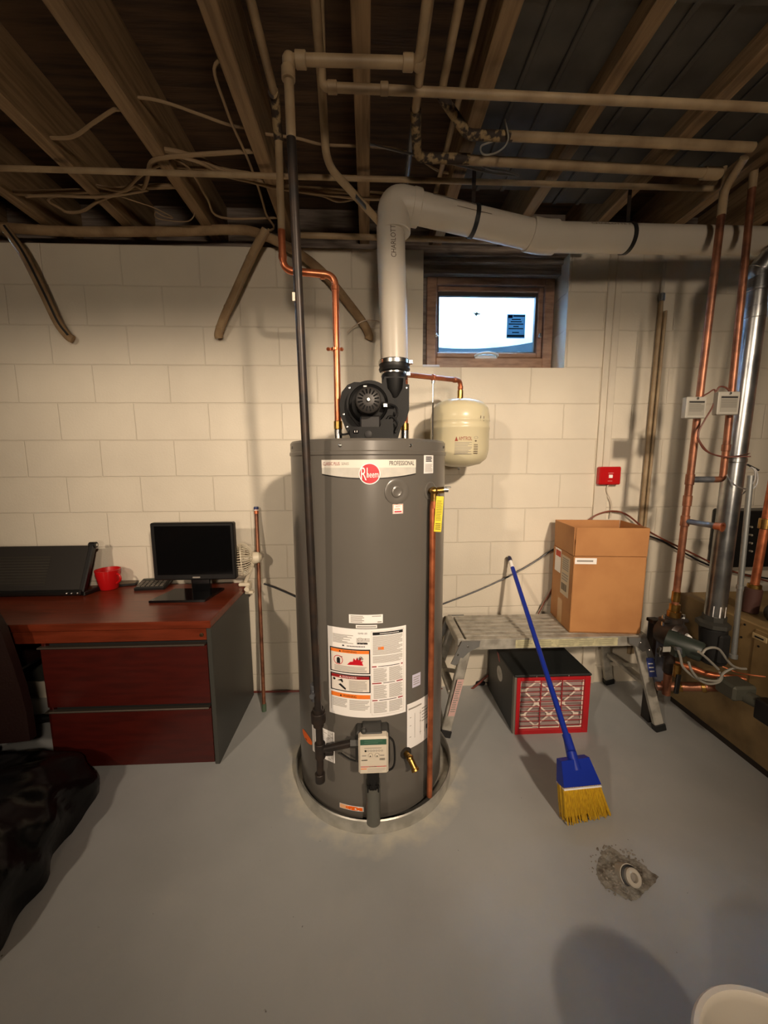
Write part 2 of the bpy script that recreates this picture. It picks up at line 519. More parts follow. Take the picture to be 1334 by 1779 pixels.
def smooth_path(pts, n=8):
    pts = [Vector(p) for p in pts]
    P = [pts[0] * 2 - pts[1]] + pts + [pts[-1] * 2 - pts[-2]]
    out = []
    for i in range(1, len(P) - 2):
        for k in range(n):
            t = k / n
            a, b, c, d = P[i - 1], P[i], P[i + 1], P[i + 2]
            out.append(.5 * ((2 * b) + (c - a) * t + (2 * a - 5 * b + 4 * c - d) * t * t + (3 * b - a - 3 * c + d) * t ** 3))
    out.append(pts[-1])
    return out
_txt = {}
def glyphs(t):
    if t in _txt: return _txt[t]
    c = bpy.data.curves.new('lettering', 'FONT')
    c.body = t; c.size = 1.0; c.resolution_u = 3
    o = bpy.data.objects.new('lettering', c)
    COL.objects.link(o)
    dg = bpy.context.evaluated_depsgraph_get()
    me = bpy.data.meshes.new_from_object(o.evaluated_get(dg))
    vs = [(v.co.x, v.co.y) for v in me.vertices]
    fs = [list(p.vertices) for p in me.polygons]
    bpy.data.objects.remove(o); bpy.data.curves.remove(c); bpy.data.meshes.remove(me)
    x0, x1 = min(v[0] for v in vs), max(v[0] for v in vs)
    y0, y1 = min(v[1] for v in vs), max(v[1] for v in vs)
    _txt[t] = ([((x - x0) / (x1 - x0), (y - y0) / (y1 - y0)) for x, y in vs], fs)
    return _txt[t]
def text(mb, t, f, u0, v0, u1, v1):
    """lettering filling the box (u0,v0)-(u1,v1) of the surface f(u, v)"""
    vs, fs = glyphs(t)
    mb.add([f(u0 + x * (u1 - u0), v0 + y * (v1 - v0)) for x, y in vs], fs)
def flat(o, ux, uy, n, eps):
    o, ux, uy, n = Vector(o), Vector(ux), Vector(uy), Vector(n)
    return lambda u, v, e=0.0: o + ux * u + uy * v + n * (eps + e)
def rect(mb, f, u0, v0, u1, v1, nu=1):
    vs, fs = [], []
    for i in range(nu + 1):
        u = u0 + (u1 - u0) * i / nu
        vs += [f(u, v0), f(u, v1)]
    for i in range(nu):
        fs.append((2 * i, 2 * i + 2, 2 * i + 3, 2 * i + 1))
    mb.add(vs, fs)
def poly(mb, f, pts):
    mb.add([f(a, b) for a, b in pts], [list(range(len(pts)))])
def ell(cu, cv, ru, rv, n=24):
    return [(cu + ru * math.cos(2 * math.pi * k / n), cv + rv * math.sin(2 * math.pi * k / n)) for k in range(n)]
def ringf(mb, f, cu, cv, ru, rv, w, n=24):
    vs, fs = [], []
    for k in range(n):
        a = 2 * math.pi * k / n
        vs += [f(cu + ru * math.cos(a), cv + rv * math.sin(a)), f(cu + (ru - w) * math.cos(a), cv + (rv - w * rv / ru) * math.sin(a))]
    for k in range(n):
        j = (k + 1) % n
        fs.append((2 * k, 2 * j, 2 * j + 1, 2 * k + 1))
    mb.add(vs, fs)
def lines(mb, f, u0, v0, u1, v1, n, rnd, fill=.5, nu=2, ragged=.25):
    """rows of illegible small print"""
    h = (v1 - v0) / n
    for i in range(n):
        v = v1 - h * (i + 1)
        e = u1 - (u1 - u0) * (rnd.random() * ragged if rnd.random() < .45 else 0)
        rect(mb, f, u0, v + h * (1 - fill) / 2, e, v + h * (1 + fill) / 2, nu)

# ================================================================== ROOM
XL, XR, YF = -3.3, 3.3, -6.2
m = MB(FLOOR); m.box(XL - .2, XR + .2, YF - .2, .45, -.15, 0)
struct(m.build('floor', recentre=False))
WZ = 2.55
WX0, WX1, WB = .312, 1.126, 1.938
m = MB(BLOCK)
m.box(XL - .2, WX0, 0, .2, 0, WZ); m.box(WX1, XR + .2, 0, .2, 0, WZ); m.box(WX0, WX1, 0, .2, 0, WB)
struct(m.build('wall_back', recentre=False))
m = MB(BLOCK); m.box(XL - .2, XL, YF, 0, 0, 2.84); struct(m.build('wall_left', recentre=False))
m = MB(BLOCK); m.box(XR, XR + .2, YF, 0, 0, 2.84); struct(m.build('wall_right', recentre=False))
m = MB(BLOCK); m.box(XL - .2, XR + .2, YF - .2, YF, 0, 2.84); struct(m.build('wall_front', recentre=False))
m = MB(WOOD_D); m.box(XL - .2, XR + .2, YF - .2, .45, 2.835, 2.9)
struct(m.build('ceiling', recentre=False))
# sill plate and rim board on top of the block wall
m = MB(WOOD_S); m.box(XL, XR, .05, .2, WZ, 2.6); m.box(XL, XR, .16, .2, 2.6, 2.835)
struct(m.build('trim_1', recentre=False))
# steel girder crossing the cellar behind the viewpoint
m = MB(mat('girder_paint', (120, 104, 84), .6))
m.box(XL, XR, -2.98, -2.82, 2.585, 2.6); m.box(XL, XR, -2.905, -2.895, 2.45, 2.59); m.box(XL, XR, -2.98, -2.82, 2.435, 2.452)
struct(m.build('trim_2', recentre=False))
# flat painted board up the wall right of the window
m = MB(mat('cream_paint', (216, 207, 190), .5, var=.06)); m.box(1.347, 1.426, -.014, 0, 0.0, WZ, .003)
struct(m.build('trim_3', recentre=False))

# ---------------------------------------------------------------- joists
JN = {-6: 'ceiling joist farthest left, deep in the dark corner above the desk', -5: None}
jl = {-8: 'dark ceiling joist beyond the left edge of the desk', -7: 'dark ceiling joist over the far left side', -6: 'dark ceiling joist left of all others in the upper left corner',
      -5: 'ceiling joist well left of the desk, near the left edge', -4: 'lowest short ceiling joist at the left edge above the desk stand',
      -3: 'ceiling joist meeting the wall over the left wall conduit', -2: 'ceiling joist running down to the wall above the monitor',
      -1: 'ceiling joist ending just left of the black gas pipe', 0: 'ceiling joist straight ahead behind the black gas pipe run, left of the white vent elbow',
      1: 'ceiling joist directly above the vent elbow and left window side', 2: 'ceiling joist lit blue above the right half of the window',
      3: 'ceiling joist beside the grey duct sheet, right of the window', 4: 'ceiling joist meeting the wall behind the right copper risers',
      5: 'ceiling joist above the galvanised flue at the right edge', 6: 'dark ceiling joist right of the flue', 7: 'dark ceiling joist in the far right corner', 8: 'ceiling joist along the right wall'}
for k in range(-5, 7):
    x = k * .4 - .008
    m = MB(WOOD_J); m.box(x - .027, x + .027, YF, .16, 2.6, 2.835, .003)
    o = m.build('ceiling_joist', recentre=False)
    tag(o, jl[k], 'joist', 'exposed ceiling joists'); struct(o)
# sheet metal nailed across joist bays on the right
for k, (y0, y1) in ((1, (-2.6, -.30)), (2, (-2.6, -.22)), (3, (-2.6, -.42))):
    x0, x1 = k * .4 + .022, (k + 1) * .4 - .038
    m = MB(PANSHEET)
    m.box(x0, x1, y0, y1, 2.66, 2.662)
    for fx in (.28, .62):
        m.box(x0 + (x1 - x0) * fx - .009, x0 + (x1 - x0) * fx + .009, y0, y1, 2.65, 2.661, .003)
    for yy in (-1.6, -1.05):
        m.box(x0, x1, yy - .01, yy + .01, 2.654, 2.661, .002)
    o = m.build('duct_sheet')
    tag(o, ['dull sheet metal pan in the joist bay right of the vent elbow', 'dull sheet metal pan in the joist bay above the window', 'dull sheet metal pan in the joist bay left of the right risers'][k - 1], 'duct', 'sheet metal pans between the joists')

# ---------------------------------------------------------------- window
win = thing('window_1', 'small brown cellar window with bright glass high on the wall', 'window', (.72, .1, WB))
win['kind'] = 'structure'
FY = .12
f0, f1 = at(745, 480, FY), at(956, 636, FY)
fx0, fx1, fz0, fz1 = f0.x - .01, f1.x + .005, WB, f0.z
m = MB(WTRIM)
sx0, sx1, sz0, sz1 = at(760, 0, FY).x, 0, 0, 0
sA, sB = at(759, 494, FY), at(942, 622, FY)
sx0, sx1, sz1, sz0 = sA.x, sB.x, sA.z, sB.z
def frame(mb, x0, x1, z0, z1, ix0, ix1, iz0, iz1, ya, yb, b=.004):
    mb.box(x0, ix0, ya, yb, z0, z1, b); mb.box(ix1, x1, ya, yb, z0, z1, b)
    mb.box(ix0, ix1, ya, yb, iz1, z1, b); mb.box(ix0, ix1, ya, yb, z0, iz0, b)
frame(m, fx0, fx1, fz0, fz1, sx0, sx1, sz0, sz1, FY, FY + .08)
m.build('window_frame', win)
gA, gB = at(763, 514, FY + .03), at(926, 612, FY + .03)
m = MB(WTRIM)
frame(m, sx0 + .003, sx1 - .003, sz0 + .003, sz1 - .003, gA.x - .012, gB.x + .012, gB.z - .008, gA.z + .02, FY + .012, FY + .06)
sash = m.build('sash', win)
m = MB(mat('dark_gasket', (60, 52, 48), .5)); frame(m, gA.x - .014, gB.x + .014, gB.z - .01, gA.z + .022, gA.x, gB.x, gB.z, gA.z, FY + .024, FY + .05, .002)
m.build('glazing_bead', sash)
m = MB(GLASS); m.box(gA.x - .006, gB.x + .006, FY + .034, FY + .039, gB.z - .006, gA.z + .006)
gl = m.build('glass_pane', sash)
h0, h1 = at(826, 617, FY - .02), at(866, 617, FY - .02)
m = MB(mat('pale_handle', (206, 206, 200), .35))
m.box(h0.x, h1.x, FY - .004, FY + .012, h0.z - .014, h0.z + .01, .004)
m.tube(smooth_path([(h0.x + .004, FY, h0.z), (h0.x + .02, FY - .022, h0.z + .006), ((h0.x + h1.x) / 2, FY - .03, h0.z + .012), (h1.x - .012, FY - .022, h0.z + .004), (h1.x - .004, FY, h0.z - .002)]), .0075, 10)
m.build('crank_handle', win, label='pale grey crank handle')
for X, yy in ((sx0, 583), (sx1, 583)):
    p = at(757 if X == sx0 else 938, yy, FY)
    m = MB(STEEL); m.box(p.x - .006, p.x + .006, FY - .012, FY + .004, p.z - .014, p.z + .012, .003); m.cyl((p.x, FY - .01, p.z), (p.x + .014 * (1 if X == sx0 else -1), FY - .014, p.z - .01), .004)
    m.build('sash_lock', win)
# blue sticker and a stuck dead leaf on the glass
st0, st1 = at(881, 546, FY + .034), at(911, 588, FY + .034)
m = MB(translucent_mat('sticker_blue', (62, 88, 104)))
f = flat((st0.x, FY + .033, st1.z), (st1.x - st0.x, 0, 0), (0, 0, st0.z - st1.z), (0, -1, 0), 0)
rect(m, f, 0, 0, 1, 1)
m.use(translucent_mat('sticker_ink', (8, 20, 36)))
f2 = lambda u, v: f(u, v, .0006)
rect(m, f2, .05, .84, .3, .97); rect(m, f2, .34, .9, .97, .96)
for v, a, b_ in ((.76, .25, .75), (.67, .2, .8), (.57, .1, .9), (.47, .35, .65), (.38, .1, .9), (.22, .3, .68), (.10, .02, .98), (.05, .02, .98)):
    rect(m, f2, a, v, b_, v + .045)
m.build('glass_sticker', win, label='blue printed sticker on the glass')
lf = at(827, 546, FY + .034)
m = MB(mat('dead_leaf', (50, 70, 74), .8))
rnd = random.Random(3)
pp = [(.017 * (1 + .6 * math.sin(3 * a + 1)) * math.cos(a), (.010) * (1 + .5 * math.cos(5 * a)) * math.sin(a)) for a in [2 * math.pi * k / 22 for k in range(22)]]
m.prism(pp, (lf.x, FY + .030, lf.z), (1, 0, 0), (0, 0, 1), (0, .002, 0))
m.build('stuck_leaf', win)
# weathered header board and plaster reveal around the opening
m = MB(WOOD_S); m.box(WX0, WX1, .09, .2, fz1 + .001, WZ, .004); m.box(WX0, WX1, .065, .2, fz1 + .05, WZ, .004)
m.box(WX0, fx0 - .001, .13, .2, WB, fz1, .003); m.box(fx1 + .001, WX1 - .001, .155, .2, WB, fz1, .003)
struct(m.build('trim_4', recentre=False))
m = MB(mat('chalky_paint', (206, 208, 214), .7)); p0, p1 = at(731, 629, .02), at(763, 637, .02)
m.box(p0.x + .004, p1.x, .004, .1, WB, WB + .016, .004)
struct(m.build('trim_5', recentre=False))
# window well outside
wc = .72
m = MB(GALV)
vs, fs = [], []
def well(z0, z1, mm, r=.62):
    m.use(mm)
    n = 24
    vs = []
    for k in range(n + 1):
        a = math.pi * k / n
        for z in (z0, z1):
            vs.append((wc + r * math.cos(a), .2 + r * .85 * math.sin(a), z))
    m.add(vs, [(2 * k, 2 * k + 2, 2 * k + 3, 2 * k + 1) for k in range(n)])
m = MB(); well(1.7, 2.245, WELLB); well(2.245, 3.3, WELL)
m.use(mat('well_gravel', (150, 146, 140), .9, var=.4, vscale=60)); m.add([(wc + .62 * math.cos(math.pi * k / 24), .2 + .53 * math.sin(math.pi * k / 24), 1.8) for k in range(25)], [list(range(25))])
o = m.build('window_well', recentre=False, fix=False)
struct(o)

# ================================================================== WATER HEATER
HX, HY, HR = .001, -.585, .322
HT = 1.49
def hcyl(px, py, r=HR):
    d = ray(px, py); ox, oy = EYE.x - HX, EYE.y - HY
    a = d.x ** 2 + d.y ** 2; b = 2 * (ox * d.x + oy * d.y); c = ox * ox + oy * oy - r * r
    t = (-b - math.sqrt(max(b * b - 4 * a * c, 0))) / (2 * a)
    P = EYE + d * t
    return math.atan2(P.x - HX, -(P.y - HY)), P.z
def hpt(a, z, r=HR):
    return V(HX + r * math.sin(a), HY - r * math.cos(a), z)
def hsurf(a0, a1, z0, z1, eps=.0008):
    return lambda u, v, e=0.0: hpt(a0 + (a1 - a0) * u, z0 + (z1 - z0) * v, HR + eps + e)
def hpix(x0, y0, x1, y1, eps=.0008):
    """surface patch on the jacket from its top-left and bottom-right pixels"""
    a0, zt = hcyl(x0, y0); a1, zb = hcyl(x1, y1)
    return hsurf(a0, a1, zb, zt, eps)
def lay(f, e):
    return lambda u, v: f(u, v, e)

heater = thing('water_heater', 'tall grey cylindrical gas water heater standing in a round metal pan', 'water heater', (HX, HY, .012))
m = MB(JACKET)
m.lathe([(0, .03), (HR, .03), (HR, .06), (HR, 1.432), (HR + .0035, 1.436), (HR + .0035, 1.446), (HR, 1.45), (HR, HT - .008), (HR - .006, HT), (HR - .02, HT + .002), (0, HT + .006)], (HX, HY, 0), seg=96)
jacket = m.build('jacket', heater)
m = MB(BLACKM); m.lathe([(0, .014), (HR - .03, .014), (HR - .03, .034), (0, .034)], (HX, HY, 0), seg=48); m.build('base_ring', heater)
for px in (508, 591, 713, 770):
    a, z = hcyl(px, 780)
    m = MB(STEEL); p = hpt(a, 1.466); n = (p - V(HX, HY, p.z)).normalized()
    m.lathe([(.0055, -.001), (.0055, .002), (.003, .004), (0, .0042)], p, n, 10); m.build('screw', heater)
# name banner
rnd = random.Random(7)
a0, zt = hcyl(559, 799); a1, zt2 = hcyl(722, 799); _, zb = hcyl(559, 823); _, zm = hcyl(640, 833)
f = hsurf(a0, a1, 0, 1, .0008)
m = MB(INK)
def banner(mb, lowshift, e, mm):
    mb.use(mm)
    vs, n = [], 24
    for i in range(n + 1):
        u = i / n
        low = zb + (zm - zb) * (1 - (2 * u - 1) ** 2) * .75 - lowshift
        vs += [hpt(a0 + (a1 - a0) * u, low, HR + .0008 + e), hpt(a0 + (a1 - a0) * u, zt, HR + .0008 + e)]
    mb.add(vs, [(2 * i, 2 * i + 2, 2 * i + 3, 2 * i + 1) for i in range(n)])
banner(m, .004, 0, INK)
banner(m, 0, .0005, mat('banner_silver', (206, 202, 192), .35, var=.1, vscale=30))
g = hsurf(a0, a1, zt - .056, zt, .002)
m.use(mat('banner_white', (228, 222, 210), .4)); rect(m, g, 0, .5, 1, 1, 16)
m.use(DRED); text(m, 'CLASSIC PLUS', lay(g, .0006), .02, .66, .205, .86)
m.use(INKG); text(m, 'SERIES', lay(g, .0006), .225, .68, .30, .84)
m.use(INK); text(m, 'PROFESSIONAL', lay(g, .0006), .70, .64, .975, .92)
m.build('name_banner', heater, label='silver banner reading PROFESSIONAL')
ac, zc = hcyl(642, 823); a19, _ = hcyl(660.5, 823)
f = hsurf(ac - (a19 - ac), ac + (a19 - ac), zc - (a19 - ac) * HR, zc + (a19 - ac) * HR, .004)
m = MB(WHITE)
def disc(mb, fn, ru, n=40):
    mb.add([fn(.5, .5)] + [fn(.5 + ru * math.cos(2 * math.pi * k / n), .5 + ru * math.sin(2 * math.pi * k / n)) for k in range(n)] + [fn(.5 + .5 * ru * math.cos(2 * math.pi * k / n), .5 + .5 * ru * math.sin(2 * math.pi * k / n)) for k in range(n)],
           [(0, n + 1 + k, n + 1 + (k + 1) % n) for k in range(n)] + [(1 + k, 1 + (k + 1) % n, n + 1 + (k + 1) % n, n + 1 + k) for k in range(n)])
disc(m, f, .5); m.use(RED); disc(m, lay(f, .0006), .455)
m.use(WHITE); text(m, 'R', lay(f, .0012), .10, .20, .36, .80); text(m, 'heem', lay(f, .0012), .37, .32, .91, .62)
m.add([hpt(*(ac + (u - .5) * 2 * (a19 - ac), zc + (v - .5) * 2 * (a19 - ac) * HR), HR + .0052) for u, v in ((.37, .32), (.41, .32), (.41, .78), (.37, .78))], [(0, 1, 2, 3)])
m.build('brand_roundel', heater, label='round red badge with white lettering')
# small stickers
def sticker(name, x0, y0, x1, y1, paper, label=None, draw=None, nu=6):
    f = hpix(x0, y0, x1, y1)
    mb = MB(paper); rect(mb, f, 0, 0, 1, 1, nu)
    if draw: draw(mb, lay(f, .0006))
    return mb.build(name, heater, label=label)
def d_small(mb, f):
    mb.use(INK); lines(mb, f, .18, .62, .82, .92, 4, rnd, .62); mb.use(INKL); lines(mb, f, .12, .06, .9, .52, 8, rnd, .55)
sticker('certificate_sticker', 736, 790, 752, 822, WHITE, 'small white printed sticker near the top right', d_small)
def d_hot(mb, f):
    mb.use(ORANGE); [rect(mb, f, *r) for r in ((.03, .03, .97, .07), (.03, .93, .97, .97), (.03, .03, .07, .97), (.93, .03, .97, .97))]
    mb.use(RED); text(mb, 'HOT', f, .28, .66, .72, .86); mb.use(ORANGE); lines(mb, f, .15, .40, .85, .58, 2, rnd, .5); mb.use(RED); lines(mb, f, .15, .12, .85, .32, 1, rnd, .7, ragged=0)
sticker('hot_sticker', 682, 876, 700, 892, WHITE, 'small white sticker reading HOT', d_hot)
def d_id(mb, f):
    mb.use(INKG); lines(mb, f, .05, .08, .45, .92, 5, rnd, .5); rect(mb, f, .68, .78, .95, .86); rect(mb, f, .84, .1, .96, .22)
sticker('data_sticker', 606, 1067, 665, 1082, WHITE, 'narrow white data sticker above the big label', d_id)
sticker('serial_sticker', 618, 1085.5, 655, 1091, WHITE, 'tiny white serial strip', lambda mb, f: (mb.use(INKG), rect(mb, f, .05, .3, .95, .65, 3)))
sticker('lilac_sticker', 716, 1173, 730, 1189, LILAC, 'small lilac sticker', lambda mb, f: (mb.use(INKG), lines(mb, f, .12, .15, .88, .85, 4, rnd, .35)))
def d_diag(mb, f):
    mb.use(INKG); lines(mb, f, .05, .84, .6, .92, 1, rnd, .4)
    for u in (.3, .55, .75): rect(mb, f, u, .2, u + .012, .75)
    for v in (.25, .5, .68): rect(mb, f, .1, v, .6, v + .012)
    lines(mb, f, .62, .45, .92, .8, 5, rnd, .3); mb.use(INK); rect(mb, f, .84, .24, .9, .34)
sticker('wiring_sticker', 707, 1224, 744, 1279, WHITE, 'white sticker with a wiring diagram', d_diag)
f = hpix(525.5, 1261, 543, 1299); m = MB(FLUO); disc(m, f, .5); m.use(INK); rect(m, lay(f, .0006), .4, .16, .56, .26); m.build('orange_sticker', heater, label='oval fluorescent orange sticker')
def d_left(mb, f):
    mb.use(INKL); lines(mb, f, .06, .06, .94, .94, 22, rnd, .5)
    mb.use(INKG); [rect(mb, f, *r) for r in ((.03, .02, .97, .03), (.03, .97, .97, .98), (.94, .02, .96, .98))]
sticker('instruction_sticker', 542, 1252, 582, 1326, WHITE, 'white instruction sticker behind the gas pipe', d_left)
def d_org(mb, f):
    mb.use(mat('print_peach', (250, 190, 140), .5)); rect(mb, f, .02, .08, .36, .92); mb.use(FLUO); poly(mb, f, ell(.56, .5, .3, .42)); rect(mb, f, .5, .1, .95, .8)
sticker('bottom_sticker', 590, 1394, 632, 1410, WHITE, 'small white and orange sticker near the pan', d_org)
# big rating and warning label
a0, zt = hcyl(569, 1086); a1, zt2 = hcyl(705, 1086); _, zb = hcyl(572, 1236)
f = hsurf(a0, a1, zb, zt, .0010)
m = MB(WHITE); rect(m, f, 0, 0, 1, 1, 24)
f1 = lay(f, .0006); f2 = lay(f, .0012); f3 = lay(f, .0018)
m.use(INKG)
lines(m, f1, .075, .83, .34, .93, 8, rnd, .5, 3, .6); lines(m, f1, .38, .83, .54, .90, 5, rnd, .45, 2, .5)
m.use(INK); text(m, 'GAS 25', f1, .40, .945, .51, .962)
m.use(INKG); ringf(m, f1, .425, .885, .03, .022, .004); rect(m, f1, .485, .875, .492, .90)
m.use(INK); rect(m, f1, .39, .832, .515, .85, 3); rect(m, f1, .20, .80, .225, .815)
for i in range(12): rect(m, f1, .26 + i * .019, .80, .272 + i * .019, .812)
def panel(v0, v1, head, word, hh):
    m.use(INK)
    rect(m, f1, .03, v0, .545, v1, 12); m.use(mat('label_cream', (234, 226, 216), .5)); rect(m, f2, .045, v0 + .012, .53, v1 - .012, 12)
    m.use(head); rect(m, f3, .045, v1 - .012 - hh, .53, v1 - .012, 12)
    m.use(INK if head is ORANGE else WHITE)
    text(m, word, lay(f, .0024), .20, v1 - hh - .004, .38, v1 - .019)
    poly(m, lay(f, .0024), [(.155, v1 - hh - .004), (.185, v1 - hh - .004), (.17, v1 - .02)])
panel(.50, .775, ORANGE, 'WARNING', .036)
panel(.285, .485, DRED, 'DANGER', .034)
m.use(RED); ringf(m, f3, .145, .64, .062, .052, .008); m.use(INK); poly(m, f3, [(.125, .60), (.17, .60), (.17, .655), (.155, .67), (.14, .67), (.125, .655)])
rect(m, f3, .165, .675, .20, .683)
m.use(RED); poly(m, lay(f, .0032), [(.26, .60), (.46, .60), (.445, .63), (.46, .655), (.43, .645), (.43, .69), (.405, .655), (.385, .69), (.37, .655), (.345, .68), (.335, .64), (.30, .635)])
m.use(INK)
for s_ in ((.405, .675), (.43, .69), (.445, .675)): ringf(m, lay(f, .0038), s_[0], s_[1], .016, .011, .007)
m.use(INKG); lines(m, f3, .09, .52, .50, .582, 5, rnd, .45, 6)
m.use(INK); poly(m, f3, ell(.085, .417, .018, .014)); poly(m, f3, [(.125, .405), (.19, .43), (.205, .40), (.195, .385), (.17, .405)]); poly(m, f3, [(.14, .36), (.17, .375), (.24, .325), (.235, .305), (.2, .325)])
m.use(INKG); lines(m, f3, .28, .305, .50, .425, 9, rnd, .45, 4)
m.use(ORANGE); rect(m, f1, .03, .215, .545, .262, 12); m.use(INK); text(m, 'WARNING', f2, .20, .226, .37, .251); poly(m, f2, [(.155, .225), (.185, .225), (.17, .252)])
m.use(INKG); lines(m, f1, .05, .10, .25, .20, 7, rnd, .45, 3); lines(m, f1, .28, .08, .53, .20, 8, rnd, .45, 3)
m.use(INKL); [rect(m, f1, *r) for r in ((.03, .055, .035, .26), (.54, .055, .545, .26), (.03, .055, .545, .058))]
m.use(INK); rect(m, f1, .575, .93, .955, .963, 10); m.use(WHITE); rect(m, f2, .66, .943, .90, .949, 6)
m.use(INKG); lines(m, f1, .575, .71, .95, .92, 20, rnd, .5, 5); m.use(ORANGE); rect(m, f1, .64, .765, .71, .80)
m.use(INKG); lines(m, f1, .575, .62, .95, .70, 8, rnd, .5, 5)
for v, l, r_ in ((.575, .62, .93), (.385, .68, .87), (.19, .63, .89)):
    m.use(DRED); rect(m, f1, .565, v, l, v + .013, 3); rect(m, f1, r_, v, .955, v + .013, 3)
    m.use(INK); lines(m, f1, l + .02, v + .002, r_ - .02, v + .011, 1, rnd, .8, 5, 0)
    m.use(INKG); lines(m, f1, .58, max(v - .17, .05), .745, v - .012, 17 if v > .3 else 9, rnd, .5, 3); lines(m, f1, .775, max(v - .17, .05), .95, v - .012, 17 if v > .3 else 9, rnd, .5, 3)
m.use(INKL); [rect(m, f1, *r, 6) for r in ((.557, .03, .56, .975), (.965, .03, .968, .975), (.557, .03, .968, .033), (.557, .972, .968, .975))]
m.build('warning_label', heater, label='large white warning label with orange and red panels')
# pressed dimple with plug, and the relief valve port
for nm, (px, py), R1, R2 in (('element_plug', (689, 854), .045, .02), ('valve_port', (747, 853), .035, .012)):
    a, z = hcyl(px, py); p = hpt(a, z); n = (p - V(HX, HY, z)).normalized()
    m = MB(JACKET); m.lathe([(R1, -.005), (R1, .0012), (R1 * .86, .0035), (R1 * .62, .0015), (R2 * 1.05, .001), (R2, .006), (R2 * .75, .0075), (R2 * .55, .006), (0, .0055)], p, n, 32)
    m.build(nm, heater)
# brass relief valve
a, z = hcyl(747, 853); p = hpt(a, z); n = (p - V(HX, HY, z)).normalized()
VP = p + n * .05
VP = at(754, 853, p.y - .035)
m = MB(BRASS); m.cyl(p, VP, .012, 14); m.sphere(VP, .0165, 14); m.cyl(VP, VP + V(.035, -.004, .004), .012, 12); m.cyl(VP + V(0, 0, .004), VP - V(0, 0, .04), .013, 14, .002)
rv = m.build('relief_valve', heater, label='brass relief valve')
m = MB(STEEL); m.cyl(VP + V(.033, -.004, .004), VP + V(.05, -.004, .004), .009, 12); m.box(VP.x + .034, VP.x + .06, VP.y - .012, VP.y + .004, VP.z + .012, VP.z + .016, .001); m.build('test_lever', rv)
# brass drain valve
a, z = hcyl(705, 1308); p = hpt(a, z); n = (p - V(HX, HY, z)).normalized()
m = MB(BRASS); m.cyl(p - n * .01, p + n * .028, .011, 14); m.sphere(p + n * .03, .014, 12); q = p + n * .03; m.cyl(q, q + V(.018, -.02, -.03), .012, 14, .002); m.cyl(q + V(.016, -.018, -.027), q + V(.02, -.024, -.036), .015, 14, .002)
m.build('drain_valve', heater, label='small brass drain valve')
m = MB(mat('dark_recess', (40, 36, 32), .6)); m.lathe([(.024, -.004), (.024, .001), (.014, .002), (0, .002)], p, n, 20); m.build('drain_port', heater)
# gas control
VY = HY - HR - .085
c0, c1 = at(622, 1283, VY), at(675, 1345, VY)
gc = MB(OFFW); gc.box(c0.x, c1.x, VY, VY + .04, c1.z, c0.z, .007)
gco = gc.build('gas_control', heater, label='off-white gas control box with a green top panel')
f = flat((c0.x, VY - .0004, c1.z), (c1.x - c0.x, 0, 0), (0, 0, c0.z - c1.z), (0, -1, 0), 0)
m = MB(mat('lcd_green', (52, 92, 74), .35)); rect(m, lay(f, .0006), .07, .82, .93, .97); m.use(mat('lcd_light', (96, 132, 110), .4)); lines(m, lay(f, .0010), .2, .85, .8, .95, 2, rnd, .3)
m.build('display', gco)
m = MB(INK)
poly(m, lay(f, .001), ell(.24, .66, .035, .028, 12)); m.use(INKG)
for i in range(1, 7): ringf(m, lay(f, .001), .24 + i * .09, .66, .034, .027, .012, 12)
m.use(INKG); lines(m, lay(f, .001), .2, .72, .85, .75, 1, rnd, .5); rect(m, lay(f, .001), .12, .52, .26, .545); rect(m, lay(f, .001), .72, .52, .86, .545)
m.use(INK); rect(m, lay(f, .001), .1, .40, .3, .42); lines(m, lay(f, .001), .7, .40, .88, .46, 2, rnd, .5)
m.use(RED); rect(m, lay(f, .001), .07, .225, .93, .24); m.use(INK); rect(m, lay(f, .0014), .35, .228, .6, .238); m.use(ORANGE); lines(m, lay(f, .001), .08, .15, .3, .2, 1, rnd, .4); m.use(INKL); lines(m, lay(f, .001), .3, .08, .9, .19, 3, rnd, .4)
m.build('control_print', gco)
for u in (.40, .62):
    q = f(u, .535); m = MB(OFFW); m.lathe([(.0075, 0), (.0075, .003), (.006, .004), (0, .004)], q, (0, -1, 0), 18); m.use(INKG); m.lathe([(.0078, .0005), (.0088, .0008), (.0088, .0002)], q, (0, -1, 0), 18)
    m.use(INK); m.prism([(-.003, .0), (.002, .003), (.002, -.003)] if u > .5 else [(.003, 0), (-.002, -.003), (-.002, .003)], q + V(0, -.0042, 0), (1, 0, 0), (0, 0, 1), (0, -.0004, 0)); m.build('button', gco)
m = MB(mat('valve_casting', (62, 62, 60), .5, .3))
m.box(c0.x - .012, c1.x + .006, VY + .036, VY + .10, c1.z + .012, c0.z - .006, .008)
m.box(c0.x + .014, c1.x - .022, VY + .02, VY + .09, c0.z - .012, c0.z + .004, .003); m.sphere((c0.x + .02, VY + .03, c0.z + .006), .012, 12)
m.cyl((c0.x - .03, VY + .045, c0.z - .05), (c0.x + .02, VY + .045, c0.z - .05), .019, 6)
m.build('valve_body', heater, label='dark grey gas valve casting')
m = MB(RUBBER)
m.tube(smooth_path([(c1.x - .002, VY + .05, c0.z - .03), (c1.x + .022, VY + .045, c0.z - .06), (c1.x + .022, VY + .04, c1.z + .0), (c1.x - .01, VY + .04, c1.z - .022), (c1.x - .05, VY + .05, c1.z - .02)]), .0038, 8)
m.tube(smooth_path([(c0.x + .005, VY + .05, c1.z + .01), (c0.x - .03, VY + .06, c1.z + .012), (c0.x - .07, VY + .085, c1.z + .02)]), .003, 8)
m.build('control_wiring', heater)
b0 = at(648, 1350, HY - HR - .03)
m = MB(BLACKP); m.cyl((b0.x, b0.y, c1.z + .01), (b0.x, b0.y, at(648, 1368, b0.y).z), .023, 20, .004)
